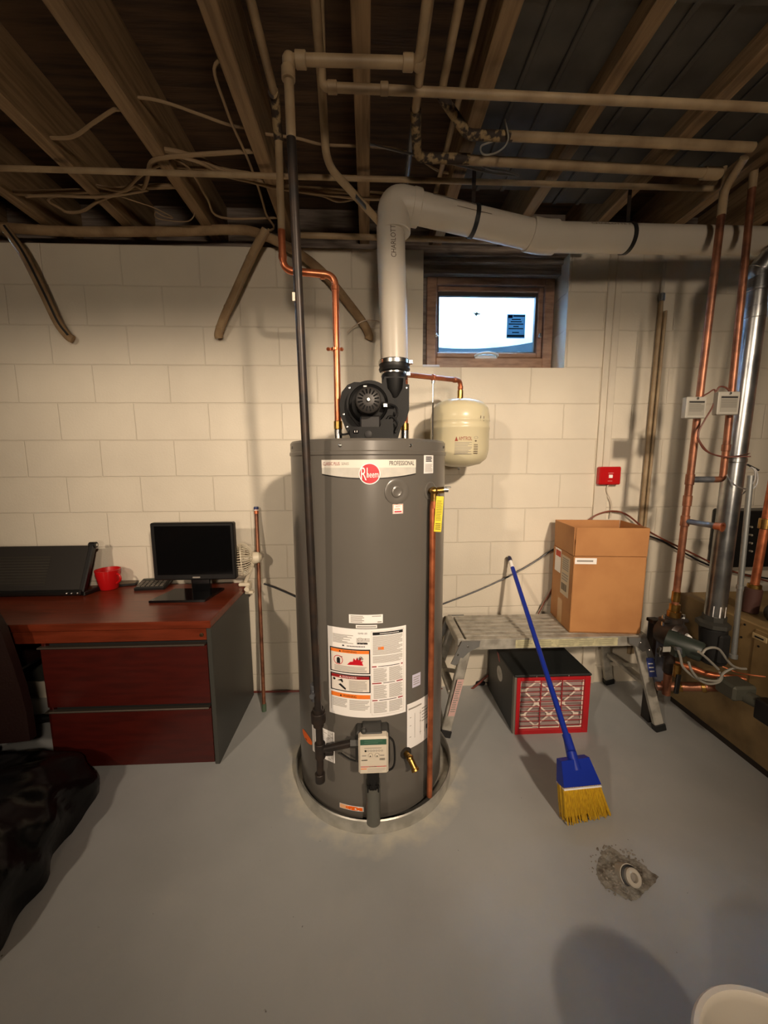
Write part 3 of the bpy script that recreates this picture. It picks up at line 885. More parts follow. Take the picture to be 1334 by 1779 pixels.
for i in range(5): m.cyl((b0.x - .02 + i * .01, b0.y - .021, at(648, 1356, b0.y).z), (b0.x - .02 + i * .01, b0.y - .021, at(648, 1368, b0.y).z), .003, 6)
m.build('intake_collar', heater)
m = MB(mat('grey_channel', (92, 92, 86), .4)); zt = at(648, 1364, b0.y).z
pr = [(.027 * math.cos(math.pi * k / 10), -.027 * math.sin(math.pi * k / 10)) for k in range(11)]
m.prism([(-.027, .06)] + pr[::-1] + [(.027, .06)], (b0.x, b0.y, .05), (1, 0, 0), (0, 1, 0), (0, 0, zt - .05))
m.build('air_channel', heater, label='grey channel running down to the pan')

# power vent blower on the heater top
BY = -.66
def bp(px, py, Y=BY): return at(px, py, Y)
BSC = (bp(660, 700).x - bp(640, 700).x) / 20.0       # metres per pixel at the blower face
bc = bp(640, 704)
blow = MB(BLOWER)
out = [(612, 766), (600, 745), (591, 722), (590, 700), (594, 682), (604, 670), (616, 665), (640, 666), (652, 669), (660, 671), (666, 664), (668, 656), (704, 656), (705, 668), (711, 669), (711, 712), (706, 730), (697, 742), (690, 766)]
poly2 = [((x - 640) * BSC, -(y - 704) * BSC) for x, y in out]
blow.prism(poly2, bc + V(0, 0, 0), (1, 0, 0), (0, 0, 1), (0, .016, 0))
scr = []
for k in range(40):
    a = math.radians(215 - k * 8.2); r = 38 + k * .22
    scr.append((r * math.cos(a), r * math.sin(a)))
scr = [(x * BSC * .98, y * BSC * .98) for x, y in scr if True]
blow.prism(scr, bc + V(.002, -.03, -.003), (1, 0, 0), (0, 0, 1), (0, .12, 0))
blow.lathe([(.078, -.03), (.074, -.038), (.066, -.034), (.060, -.036), (0, -.036)], bc, (0, 1, 0), 36)
blow.box(bc.x - .06, bc.x + .07, BY - .012, BY + .12, HT + .003, HT + .05, .006)
blower = blow.build('blower_housing', heater, label='black power vent blower housing')
for px, py in ((607, 674), (597, 720), (706, 674), (603, 742)):
    m = MB(STEEL); m.lathe([(.004, 0), (.004, .003), (0, .004)], bp(px, py, BY - .0005), (0, -1, 0), 8); m.build('screw', blower)
mc = bp(640, 697, BY - .1)
m = MB(mat('motor_grey', (48, 45, 43), .45, .2))
m.lathe([(.042, -.03), (.047, -.026), (.047, .05), (.050, .052), (.050, .058), (.044, .064), (0, .064)], mc + V(0, 0, 0), (0, 1, 0), 36)
m.lathe([(.0, -.034), (.012, -.034), (.042, -.030)], mc, (0, 1, 0), 36)
m.use(BLACKG)
for k in range(16):
    a = 2 * math.pi * (k + .5) / 16
    u = V(math.cos(a), 0, math.sin(a)); w = V(-math.sin(a), 0, math.cos(a))
    m.obox(mc + u * .031 + V(0, -.0325, 0), u, w, V(0, 1, 0), .0085, .0026, .0015)
m.use(STEEL); m.lathe([(.008, -.034), (.008, -.042), (.006, -.044), (0, -.044)], mc, (0, 1, 0), 14)
motor = m.build('blower_motor', blower, label='slotted grey blower motor')
m = MB(STEEL); m.box(mc.x - .02, mc.x - .004, mc.y - .02, mc.y + .03, mc.z + .046, mc.z + .055, .002); m.build('motor_clip', blower); m = MB(STEEL); q = bp(668, 705, BY - .08); m.box(q.x - .006, q.x + .012, q.y, q.y + .02, q.z - .006, q.z + .01, .002); m.build('motor_clip', blower)
m = MB(mat('motor_bracket', (36, 34, 34), .5, spec=.3)); q0, q1 = bp(625, 722, BY - .06), bp(661, 745, BY - .06); m.box(q0.x, q1.x, BY - .075, BY + .0, q1.z, q0.z, .006); m.build('motor_foot', blower)
# control box with stepped top
cpts = [(608, 765), (608, 744), (660, 744), (664, 735), (668, 731), (683, 731), (684, 765)]
m = MB(BLOWER); o_ = bp(640, 765, BY - .09)
m.prism([((x - 640) * BSC * .95, -(y - 765) * BSC * .95) for x, y in cpts], (o_.x, BY - .09, HT + .006), (1, 0, 0), (0, 0, 1), (0, .09, 0))
cbx = m.build('control_box', blower)
m = MB(BLACKG); q = V(o_.x - .045, BY - .091, HT + .034); m.box(q.x - .012, q.x + .008, q.y - .003, q.y + .01, q.z - .007, q.z + .006, .002); m.use(WHITE); m.box(q.x - .008, q.x - .0055, q.y - .0036, q.y, q.z - .003, q.z + .003); m.box(q.x + .001, q.x + .0035, q.y - .0036, q.y, q.z - .003, q.z + .003); m.build('rocker_switch', blower)
m = MB(mat('cap_grey', (34, 33, 33), .5, spec=.3)); m.lathe([(.014, 0), (.014, .003), (.011, .004), (0, .004)], V(o_.x + .0, BY - .091, HT + .024), (0, -1, 0), 20); m.build('knockout_cap', blower)
# outlet cone and cables
m = MB(BLOWER)
oc = bp(685, 660, BY + .03)
m.lathe([(.050, 0), (.050, .035), (.046, .04)], V(oc.x, BY + .06, oc.z - .01), (0, 0, 1), 28)
m.lathe([(.046, 0), (.042, -.04), (.026, -.09), (.006, -.12), (0, -.12)], V(oc.x, BY + .03, oc.z), (0, 0, 1), 24)
m.build('outlet_cone', blower)
m = MB(RUBBER)
m.tube(smooth_path([bp(661, 700, BY - .06), bp(675, 702, BY - .06), bp(688, 708, BY - .04), bp(689, 722, BY - .03), bp(680, 732, BY - .03), bp(668, 731, BY - .04)]), .005, 8); m.build('blower_cable', blower); m = MB(RUBBER)
m.tube(smooth_path([bp(672, 730, BY - .05), bp(676, 724, BY - .05), bp(684, 726, BY - .04), bp(691, 738, BY - .03), bp(686, 752, BY - .04)]), .005, 8); m.build('blower_cable', blower); m = MB(RUBBER)
m.tube(smooth_path([bp(610, 752, BY - .04), bp(596, 755, BY - .04), bp(590, 752, BY - .02), bp(592, 745, BY)]), .004, 8)
m.build('blower_cable', blower)

# drain pan
m = MB(mat('pan_galvanised', (196, 194, 186), .38, .55, c2=(168, 166, 158), vscale=16)); PR = .352
m.lathe([(0, .003), (PR, .003), (PR, .055), (PR + .004, .06), (PR + .008, .056), (PR + .006, 0), (0, 0)], (.012, -.587, .001), seg=96)
tag(m.build('drain_pan'), 'round shallow galvanised drain pan under the water heater', 'pan')

# ================================================================== PIPES AT THE HEATER
def pipe(name, label, cat, pts, r, mm, rad=.05, seg=14, group=None, extra=None):
    mb = MB(mm); mb.tube(fillet(pts, rad), r, seg)
    if extra: extra(mb)
    return tag(mb.build(name), label, cat, group)
def collar(mb, c, d, r, L):
    c, d = Vector(c), Vector(d).normalized()
    mb.cyl(c - d * L / 2, c + d * L / 2, r, 16, min(.002, r * .15))
# white vent pipe
vent = thing('vent_pipe', 'large white plastic vent pipe rising from the heater and crossing to the right', 'pipe', bp(685, 640, -.55))
RV = .0572
v0 = bp(685, 632, -.56); v1 = at(679, 372, -.53); v1.x = v1.x
v_el = at(690, 344, -.53); 
pA = V(v0.x, -.56, v0.z)
pB = at(678.5, 395, -.545)
corner = pB + (pB - pA).normalized() * .085
corner = at(683, 352, -.54)
pC = at(940, 412, -.46)
pD = at(1400, 421, -.37)
m = MB(PVC); m.tube([pA, pB], RV, 32); vr = m.build('vent_riser', vent)
dirR = (pB - pA).normalized(); dirS = (pC - corner).normalized()
m = MB(PVC); e = fillet([corner - dirR * .10, corner, corner + dirS * .10], .10, 10); m.tube(e, RV + .008, 32); m.cyl(corner - dirR * .12, corner - dirR * .075, RV + .010, 32, .003); m.cyl(corner + dirS * .075, corner + dirS * .11, RV + .010, 32, .003); m.build('elbow', vent)
m = MB(PVC); m.tube([corner + dirS * .08, pC], RV, 32); vsl = m.build('sloped_run', vent)
dirH = (pD - pC).normalized()
m = MB(PVC); e = fillet([pC - dirS * .06, pC, pC + dirH * .06], .05, 6); m.tube(e, RV + .008, 32); m.build('coupling', vent)
m = MB(PVC); m.tube([pC + dirH * .02, V(3.29, pC.y + (3.29 - pC.x) * dirH.y / dirH.x, pC.z + (3.29 - pC.x) * dirH.z / dirH.x)], RV, 32); vh = m.build('level_run', vent)
def around(a, d, R, side):
    """surface of a pipe: u along it, v round it (metres), starting at angle vector side"""
    d = d.normalized(); s = (side - d * side.dot(d)).normalized(); w = s.cross(d)
    return lambda u, v, e=0.0: a + d * u + (s * math.cos(v / R) + w * math.sin(v / R)) * (R + .0008 + e)
PRINTI = mat('pipe_print', (92, 76, 62), .6)
m = MB(PRINTI)
f = around(at(683, 460, -.55), (pB - pA), RV, V(0.05, -1, 0)); zl = (at(683, 400, -.55) - at(683, 460, -.55)).length
f = around(pA + dirR * ((at(683, 460, -.55).z - pA.z) / dirR.z), dirR, RV, V(.12, -1, 0))
text(m, 'CHARLOTTE', f, 0, -.008, zl, .012)
m.build('pipe_print', vr)
m = MB(PRINTI); L_ = (pC - corner).length
f = around(corner, dirS, RV, V(0, -.75, .6)); lines(m, f, .15, -.003, .36, .003, 1, rnd, .8, 4, 0); m.build('pipe_print', vsl); m = MB(PRINTI)
f = around(corner, dirS, RV, V(0, -1, .1)); rect(m, f, .25, 0, .40, .002, 2)
m.build('pen_line', vsl)
m = MB(PRINTI); f = around(pC, dirH, RV, V(0, -.8, .55)); text(m, 'CHARLOTTE PIPE', f, .2, -.004, .42, .007); m.build('pipe_print', vh)
def hang(t0, base, d, top):
    m = MB(RUBBER)
    d = d.normalized()
    m.lathe([(RV + .0008, -.009), (RV + .004, -.009), (RV + .004, .009), (RV + .0008, .009)], base, d, 32, closed=True)
    o = thing(*t0, base)
    m.build('strap', o)
    m = MB(IRON); m.bar(base + V(0, 0, RV), V(base.x, base.y, 2.6), .016, .003); m.build('hanger_strip', o)
s1 = corner + dirS * ((at(822, 376, -.5).x - corner.x) / dirS.x)
hang(('pipe_hanger', 'black strap hanger on the sloping part of the white vent pipe', 'hanger'), s1, dirS, 2.6)
s2 = pC + dirH * ((at(1090, 417, -.44).x - pC.x) / dirH.x)
hang(('pipe_hanger', 'black strap hanger on the level part of the white vent pipe', 'hanger'), s2, dirH, 2.6)
# rubber boot with two steel clamps
bt = thing('rubber_coupling', 'black rubber coupling with two steel clamps below the white vent pipe', 'coupling', (pA.x, pA.y, bp(685, 668, -.56).z))
z0, z1 = oc.z + .02, pA.z + .012
m = MB(RUBBER); H_ = z1 - z0
m.lathe([(.054, 0), (.054, H_ * .3), (.063, H_ * .38), (.066, H_ * .5), (.063, H_ * .62), (.0635, H_ * .68), (.0635, H_), (.0585, H_), (.0585, H_ * .9), (.05, H_ * .9), (.05, 0)], (pA.x, pA.y, z0), seg=36, closed=True); m.build('sleeve', bt)
for hz, r_ in ((.2, .0555), (.85, .065)):
    m = MB(STEEL); m.lathe([(r_, -.007), (r_ + .002, -.007), (r_ + .002, .007), (r_, .007)], (pA.x, pA.y, z0 + H_ * hz), seg=36, closed=True); m.box(pA.x + r_ - .012, pA.x + r_ + .01, pA.y - .03, pA.y - .012, z0 + H_ * hz - .008, z0 + H_ * hz + .008, .002); m.build('hose_clamp', bt)

# black iron gas pipe down the front
g_b = at(547.5, 1190, -.92); g_t = at(506, 240, -1.01)
gasp = thing('gas_pipe', 'black iron gas pipe dropping in front of the heater to its valve', 'pipe', (g_b.x, g_b.y, .15))
dg = (g_b - g_t).normalized()
tee = at(553, 1245, -.92); tz = at(556, 1303, -.92)
m = MB(IRON); m.tube([g_t, tz, tz - V(-.001, 0, .03)], .0134, 18)
m.build('riser', gasp)
m = MB(PAINTPIPE); TZ = 2.49
g_el = at(500, 103, -1.025); 
ge = atz(497, 102, g_el.z); g2 = at(728, 106, -1.03)
m.tube(fillet([g_t, g_el, V(g2.x, g_el.y, g2.z), V(g2.x + .01, -1.9, g2.z + .02)], .03), .0136, 16)
collar(m, g_el + V(.035, 0, 0), (1, 0, 0), .019, .03); collar(m, g_el - V(0, 0, .035), (0, 0, 1), .019, .03); m.sphere(g_el + V(.004, 0, -.004), .02, 14)
collar(m, V(g2.x - .03, g_el.y, g2.z), (1, 0, 0), .019, .03); m.sphere((g2.x, g_el.y, g2.z), .02, 14)
m.build('painted_run', gasp, label='cream painted upper run of the gas pipe')
m = MB(SOLDER); q = at(548, 1202, -.92); collar(m, q + V(0, 0, .022), (0, 0, 1), .019, .02); collar(m, q - V(0, 0, .018), (0, 0, 1), .017, .03); m.sphere(q, .02, 14); m.cyl(q, q + V(-.01, -.03, 0), .009, 12); m.build('shutoff_valve', gasp, label='grey shut-off valve')
m = MB(IRON); collar(m, tee, (0, 0, 1), .027, .04); collar(m, tee + V(0, 0, .026), (0, 0, 1), .02, .02); collar(m, tee - V(0, 0, .028), (0, 0, 1), .02, .02); m.build('union', gasp)
m = MB(IRON); collar(m, tz, (0, 0, 1), .02, .06); q = V(tz.x + .035, tz.y, tz.z); collar(m, q, (1, 0, 0), .02, .03); m.build('tee', gasp)
gx = V(c0.x - .012, VY + .045, c0.z - .05)
m = MB(IRON); m.tube([tz, V(gx.x, gx.y, gx.z)], .0134, 16); m.build('nipple', gasp)
dl = at(556, 1350, -.92)
m = MB(IRON); m.tube([tz, dl], .0134, 16); collar(m, dl, (0, 0, 1), .019, .035); m.build('drip_leg', gasp)
m = MB(OFFW); q = at(513, 519, -.985); m.box(q.x - .006, q.x + .002, q.y - .016, q.y - .013, q.z - .012, q.z + .012); m.build('tape_scrap', gasp)

# hot water line: cream above, copper below
hot = thing('hot_water_pipe', 'copper hot water line with an offset, left of the white vent pipe', 'pipe', at(584, 766, -.565))
c_t = at(484, 245, -.60); c_m = at(489, 400, -.59); c_e = at(492, 470, -.585); c_f = at(582, 478, -.565); c_b = at(583.5, 768, -.565)
RC = .0143
m = MB(PAINTPIPE); m.tube([c_t, c_m], RC, 16); m.build('painted_pipe', hot, label='cream painted length of the pipe')
m = MB(PAINTPIPE_R); k0 = at(477, 165, -.68); m.tube(smooth_path([at(474, 160, -.70), k0, at(481, 215, -.62), c_t]), .017, 14); m.build('corroded_joint', hot, label='crusty corroded joint')
m = MB(PAINTPIPE); m.tube([V(k0.x - .0, k0.y, k0.z), atz(436, 0, k0.z - .03) + V(0, -.6, 0)], RC, 16); m.build('back_run', hot)
m = MB(COPPER_N); m.tube(fillet([c_m, c_e, c_f, V(c_f.x, c_f.y, c_b.z + .05)], .045, 8), RC, 18)
for q, d in ((c_e + V(0, 0, .05), (0, 0, 1)), (c_e + V(.05, 0, -.002), (1, 0, 0)), (c_f - V(.05, 0, 0), (1, 0, 0)), (c_f - V(0, 0, .05), (0, 0, 1))): collar(m, q, d, RC + .002, .02)
m.build('copper_pipe', hot)
m = MB(BRASS); collar(m, V(c_f.x, c_f.y, HT + .075), (0, 0, 1), .018, .035); m.use(STEEL); collar(m, V(c_f.x, c_f.y, HT + .03), (0, 0, 1), .0175, .055); m.build('dielectric_union', hot)
q = at(582, 607, -.565); m = MB(COPPER_N); collar(m, q, (0, 0, 1), RC + .003, .012); m.bar(q + V(-.03, 0, 0), q + V(.03, 0, 0), .01, .008); m.sphere(q + V(-.028, -.003, 0), .008, 8); m.sphere(q + V(.028, -.003, 0), .008, 8); m.build('pipe_clamp', hot)

# cold water line behind the vent pipe, with branch to the expansion tank
cx_ = at(703, 745, -.545)
cold = thing('cold_water_pipe', 'painted cold water pipe that bends down behind the white vent pipe to the heater', 'pipe', (cx_.x, -.545, HT + .01))
zT = at(703, 650, -.5).z
m = MB(PAINTPIPE); k1 = atz(567, 285, 2.5); k2 = atz(650, 376, 2.42); 
m.tube(fillet([atz(545, -40, 2.63), atz(560, 165, 2.63), k1, k2, V(cx_.x - .02, -.42, 2.36), V(cx_.x, -.47, 2.2), V(cx_.x, -.5, 2.0)], .05), .0145, 16)
m.use(SOLDER); q = k1 * .3 + k2 * .7; m.obox(q + V(0, -.012, -.006), (k2 - k1).normalized(), V(0, 1, 0), V(0, 0, 1), .03, .006, .01, .003)
m.build('painted_pipe', cold)
m = MB(COPPER); m.tube([V(cx_.x, -.5, 2.0), V(cx_.x, -.53, zT + .03), V(cx_.x, -.545, HT + .06)], RC, 16); m.build('copper_riser', cold)
m = MB(BRASS); collar(m, V(cx_.x, -.545, HT + .07), (0, 0, 1), .018, .03); m.use(STEEL); collar(m, V(cx_.x, -.545, HT + .03), (0, 0, 1), .0185, .05); m.build('dielectric_union', cold)
TY = -.27
te = at(800, 661, TY); t_in = at(706, 651, -.51); te2 = at(798.5, 690, TY)
m = MB(COPPER); m.tube(fillet([V(cx_.x, -.53, t_in.z), t_in, te, V(te.x, TY, te2.z)], .03), .0112, 16); collar(m, te - (te - t_in).normalized() * .045, te - t_in, .0135, .02); collar(m, V(te.x, TY, te.z - .035), (0, 0, 1), .0135, .016)
m.use(BRASS); collar(m, V(te.x, TY, te2.z + .015), (0, 0, 1), .0145, .04); m.build('tank_branch', cold)
q = t_in + (te - t_in) * .46; 
m = MB(STEEL); zq = HT + .004; m.cyl((q.x, q.y, zq), (q.x, q.y, q.z - .012), .0042, 8); collar(m, (q.x, q.y, q.z - .02), (0, 0, 1), .0085, .014); m.build('support_rod', cold, label='thin steel support rod')
m = MB(COPPER); collar(m, q, te - t_in, .015, .014); m.build('rod_clamp', cold)

# expansion tank
TXc = at(798, 750, TY).x; ztop = te2.z - .012; zbot = at(798, 812, TY).z; TR = (at(848, 755, TY).x - at(749, 755, TY).x) / 2
tank = thing('expansion_tank', 'cream domed expansion tank hanging by the wall right of the heater', 'tank', (TXc, TY, zbot))
Ht = ztop - zbot
m = MB(TANKC)
prof = [(0, 0), (TR * .35, .004), (TR * .72, .018), (TR * .93, .045), (TR, .085), (TR, Ht * .55), (TR + .0022, Ht * .56), (TR + .0022, Ht * .59), (TR, Ht * .60), (TR, Ht * .66), (TR + .0022, Ht * .67), (TR + .0022, Ht * .68), (TR, Ht * .69), (TR, Ht * .74), (TR * .95, Ht * .86), (TR * .78, Ht * .945), (TR * .45, Ht * .99), (TR * .12, Ht), (0, Ht)]
m.lathe(prof, (TXc, TY, zbot), seg=56); m.build('tank_body', tank)
m = MB(BRASS); m.cyl((TXc, TY, ztop - .003), (TXc, TY, ztop + .03), .014, 8); m.build('tank_fitting', tank)
def tsurf(px0, py0, px1, py1, eps=.0008):
    def hit(px, py):
        d = ray(px, py); ox, oy = EYE.x - TXc, EYE.y - TY
        a = d.x ** 2 + d.y ** 2; b = 2 * (ox * d.x + oy * d.y); c = ox * ox + oy * oy - TR * TR
        t = (-b - math.sqrt(max(0, b * b - 4 * a * c))) / (2 * a); P = EYE + d * t
        return math.atan2(P.x - TXc, -(P.y - TY)), P.z
    a0, z1_ = hit(px0, py0); a1, z0_ = hit(px1, py1)
    return lambda u, v, e=0.0: V(TXc + (TR + eps + e) * math.sin(a0 + (a1 - a0) * u), TY - (TR + eps + e) * math.cos(a0 + (a1 - a0) * u), z0_ + (z1_ - z0_) * v)
m = MB(mat('tank_print_red', (150, 66, 44), .6)); f = tsurf(790, 758, 831, 790)
poly(m, f, [(0, .74), (.13, .74), (.065, 1)]); text(m, 'AMTROL', f, .15, .78, .68, .98)
m.use(INKG); ringf(m, f, .86, .93, .09, .07, .015); lines(m, f, 0, .02, .68, .70, 11, rnd, .4, 4)
m.use(PRINTI); poly(m, f, [(.85, .70), (.91, .75), (.85, .80), (.79, .75)]); lines(m, f, .76, .04, .95, .6, 6, rnd, .4, 2)
m.build('tank_print', tank, label='printed maker panel')
m = MB(PRINTI); f = tsurf(829, 721, 843, 733)
for seg_ in (((.0, .5), (.3, .55)), ((.3, .2), (.34, .95)), ((.4, .45), (.62, .5)), ((.7, .1), (.72, .9))):
    (u0, v0_), (u1, v1_) = seg_
    m.add([f(u0, v0_), f(u0 + .07, v0_), f(u1 + .07, v1_), f(u1, v1_)], [(0, 1, 2, 3)])
m.build('pen_marks', tank)
m = MB(STEEL); m.cyl((TXc, TY, zbot + .002), (TXc, TY, zbot - .012), .006, 10); m.build('air_valve', tank)

# relief discharge pipe and yellow tag
d_b = at(746, 1383, -.86)
d_t = VP - V(0, 0, .035)
m = MB(COPPER); m.tube([d_t, V(d_t.x - .004, d_t.y, d_t.z - .02), d_b], .0112, 16); collar(m, d_t - V(0, 0, .015), (0, 0, 1), .0132, .03)
dp = tag(m.build('discharge_pipe'), 'copper discharge pipe down the right front of the grey heater', 'pipe')
tg = at(764, 862, VP.y - .012)
m = MB(YELLOW); wv = at(771, 862, VP.y - .01).x - at(758, 862, VP.y - .01).x; hv = at(764, 861, VP.y).z - at(764, 922, VP.y).z
ta = V(tg.x - wv / 2, VP.y - .016, tg.z)
dn = V(-.06, .0, -1).normalized()
m.obox(V(tg.x + dn.x * hv / 2, VP.y - .016, tg.z + dn.z * hv / 2), V(1, 0, -.06).normalized(), V(0, 1, 0), dn, wv / 2, .0008, hv / 2)
m.use(mat('tag_print', (120, 104, 16), .6)); f = flat(V(tg.x - wv / 2 + dn.x * hv, VP.y - .0172, tg.z + dn.z * hv), (wv, 0, -.06 * wv), -dn * hv, (0, -1, 0), 0)
lines(m, f, .15, .06, .85, .26, 4, rnd, .5); lines(m, f, .12, .32, .88, .9, 14, rnd, .35)
m.use(STEEL); m.tube(smooth_path([V(tg.x, VP.y - .014, tg.z - .006), V(tg.x - .003, VP.y - .018, tg.z + .008), V(VP.x + .01, VP.y - .014, VP.z + .002)]), .001, 6)
tag(m.build('warning_tag'), 'long yellow warning tag hanging from the brass relief valve', 'tag')

# ================================================================== CEILING PIPES
PG = 'painted pipes under the joists'
def zrun(px0, py0, px1, py1, z, ext0=0, ext1=0):
    a, b = atz(px0, py0, z), atz(px1, py1, z)
    d = (b - a).normalized()
    return a - d * ext0, b + d * ext1
a, b = zrun(0, 292, 1248, 328, 2.575, .9, 0)
pipe('ceiling_pipe', 'thin cream pipe crossing the whole ceiling under the joists', 'pipe', [a, b, b + V(.02, .0, .10)], .0105, PAINTPIPE, .03, group=PG)
def fittings(*qs):
    def g(mb):
        for q, d, r, L in qs: collar(mb, q, d, r, L)
    return g
a, b = zrun(560, 151, 1334, 187, 2.55, 0, .9)
pipe('ceiling_pipe', 'long pipe crossing high in front of the joists from the middle to the right edge', 'pipe', [a + V(0, 0, .27), a, b], .0125, PAINTPIPE, .02, group=PG, extra=fittings((a + V(.03, 0, 0), (1, 0, 0), .0165, .03), (at(0, 0) * 0 + a + V(.19, 0, .001), (1, 0, .01), .0165, .025)))
a, b = zrun(724, 274, 1252, 302, 2.545)
mz = a.z
pD2 = thing('ceiling_pipe', 'cream pipe turning right just above the white vent elbow', 'pipe', a, PG)
m = MB(PAINTPIPE); m.tube([a + V(.06, 0, 0), b], .0165, 16); collar(m, b - V(.04, 0, 0), b - a, .022, .07); m.build('level_run', pD2)
m = MB(PAINTPIPE_R); k = atz(722, 190, 2.56); m.tube(fillet([k, a, a + V(.2, 0, 0)], .04), .0172, 14); m.build('corroded_bend', pD2, label='corroded bend')
m = MB(PAINTPIPE); m.tube([k, V(k.x - .02, -2.4, 2.57)], .0135, 14); m.build('back_run', pD2)
a, b = zrun(812, 234, 1308, 256, 2.545, 0, 0)
pE = thing('ceiling_pipe', 'cream pipe with a corroded slanting start above the window', 'pipe', a, PG)
m = MB(PAINTPIPE); m.tube([a + V(.15, 0, 0), b], .0155, 16); m.build('level_run', pE)
m = MB(PAINTPIPE_R); k = atz(766, 165, 2.6); m.tube(fillet([k, a, a + V(.16, .002, 0)], .02), .016, 14); m.build('corroded_bend', pE, label='corroded slanting length')
m = MB(PAINTPIPE); m.tube([k, V(k.x + .0, -2.4, 2.6)], .013, 14); m.build('back_run', pE)
m = MB(ALUCOND); q = atz(876, 236, 2.53); m.tube(smooth_path([q + V(0, 0, .05), q + V(.01, -.01, -.02), q + V(-.02, .0, -.05), q + V(-.07, 0, -.06), q + V(-.075, .02, -.02), q + V(-.03, .03, .005)]), .003, 6); m.build('wire_tie', pE)
a, b = zrun(508, 408, 930, 421, 2.515, 0, .3)
pipe('ceiling_pipe', 'cream pipe along the top of the wall behind the white vent riser', 'pipe', [a, b], .0135, PAINTPIPE, group=PG)
# pipes parallel to the joists
x_ = atz(795, 0, 2.62)
for (px, py), z, r, lb in (((737, 60), 2.66, .012, 'grey pipe in the bay right of the middle joist'), ((823, 60), 2.66, .011, 'rusty brown pipe running along the bay beside the second right joist')):
    q = atz(px, py, z)
    pipe('ceiling_pipe', lb, 'pipe', [V(q.x, -2.6, z), V(q.x + .005, -.12, z)], r, PAINTPIPE if px > 800 else GALV, group=PG)
# cloth wrapped cable run along the wall top and three drops that enter the wall
LY = -.07
pts = [at(px, py, LY) for px, py in ((-140, 388), (0, 395), (120, 402), (300, 402), (400, 399), (445, 404), (490, 424), (530, 448))] + [at(565, 478, -.055), at(600, 520, -.045), at(630, 560, -.035), at(641, 582, -.027), at(640, 590, -.023)]
m = MB(LAGGING); m.tube(smooth_path(pts, 5), .0225, 14)
pw = smooth_path(pts, 5)
for i in (8, 20, 27, 34, 42): collar(m, pw[i], pw[i + 1] - pw[i], .0235, .012)
tag(m.build('wrapped_conduit'), 'cloth wrapped conduit along the wall top that curves down behind the vent pipe', 'conduit')
m = MB(LAGGING); pts = [at(8, 395, -.09), at(40, 440, -.085), at(75, 508, -.07), at(100, 560, -.05), at(118, 584, -.03), at(127, 590, -.022)]
m.tube(smooth_path(pts, 6), .021, 14); m.use(INK); m.tube([p + V(.012, -.016, 0) for p in smooth_path(pts[:-1], 6)], .0055, 8)
tag(m.build('wrapped_conduit'), 'cloth wrapped conduit dropping into the wall at the far left', 'conduit')
m = MB(LAGGING); pts = [at(462, 400, -.10), at(440, 440, -.09), at(408, 510, -.075), at(388, 555, -.05), at(380, 580, -.03), at(381, 588, -.023)]
m.tube(smooth_path(pts, 6), .022, 14)
for i in (7, 15, 21): q = smooth_path(pts, 6); collar(m, q[i], q[i + 1] - q[i], .0235, .014)
m.use(WIRE); m.tube([p + V(.018, -.012, 0) for p in smooth_path(pts[:-1], 6)], .006, 8)
tag(m.build('wrapped_conduit'), 'cloth wrapped conduit slanting down into the wall above the monitor', 'conduit')
# loose cables in the joist bays
cabs = [
 ('sagging cable looped below the joist at upper left', WIRE, .0065, 2.6, [(85, 343), (105, 362), (120, 369), (145, 366), (170, 350), (215, 330), (250, 300)]),
 ('bundle of tan cables crossing the joist at upper left', WIRE, .011, 2.62, [(40, 335), (90, 334), (150, 332), (200, 330), (250, 325)]),
 ('kinked tan cables bent round the joist above the monitor', WIRE, .008, 2.6, [(212, 331), (232, 322), (248, 327), (255, 312), (258, 296), (265, 280), (300, 272)]),
 ('tan cable bundle running right from the joist above the monitor', WIRE, .010, 2.62, [(310, 265), (345, 276), (380, 292), (430, 306), (480, 322), (560, 330), (630, 335), (700, 340)]),
 ('slack tan cable behind the gas pipe', WIRE, .006, 2.63, [(430, 300), (500, 328), (560, 340), (590, 350), (640, 342), (690, 352)]),
 ('thin cable strung between the joists at left', WIRE, .005, 2.66, [(262, 172), (300, 182), (350, 200), (402, 218)]),
 ('thin cable strung behind the hot water pipe', WIRE, .005, 2.66, [(455, 232), (515, 240), (560, 251), (620, 254), (680, 258), (720, 271), (760, 296)]),
 ('cable stapled along the left side of the middle left joist', WIRE, .005, 2.61, [(372, 120), (390, 180), (405, 220), (430, 275), (450, 330), (462, 372), (470, 400)]),
 ('pale cable rising into the dark bay at upper left', WIRE, .006, 2.62, [(125, 238), (160, 215), (195, 192), (205, 190)]),
 ('thin tangled wire hanging over the monitor', WIRE, .0025, 2.58, [(235, 350), (270, 362), (300, 378), (285, 376), (270, 368), (275, 380), (320, 385), (335, 378)]),
 ('dark cable slanting down beside the joist over the monitor', WIRE, .005, 2.6, [(320, 285), (340, 310), (360, 345), (385, 378)]),
 ('grey cables looping above the window', WIREG, .004, 2.56, [(800, 288), (850, 300), (900, 306), (880, 298), (840, 290)]),
]
for lb, mm, r, z, pp in cabs:
    P_ = [atz(x, y, z) for x, y in pp]
    def lead(p, q):          # carry a cable on into the side of the next joist
        sgn = 1 if p.x > q.x else -1
        k = math.floor((p.x + .008) / .4) + (1 if sgn > 0 else 0)
        X = k * .4 - .008
        if abs(X - p.x) < .06: X += sgn * .0
        return V(X, p.y + (p.y - q.y) * .25, max(p.z, 2.625))
    P_ = [lead(P_[0], P_[1])] + P_ + [lead(P_[-1], P_[-2])]
    m = MB(mm); m.tube(smooth_path(P_, 5), r, 8)
    if r > .009:
        for k in (1, 2): m.tube(smooth_path([atz(x, y + 3 * math.sin(i * 1.7 + k * 2), z - .012 * k) + V(0, .014 * k, 0) for i, (x, y) in enumerate(pp)], 5), .006, 8)
    tag(m.build('ceiling_cable'), lb, 'cable', 'loose cables among the joists')

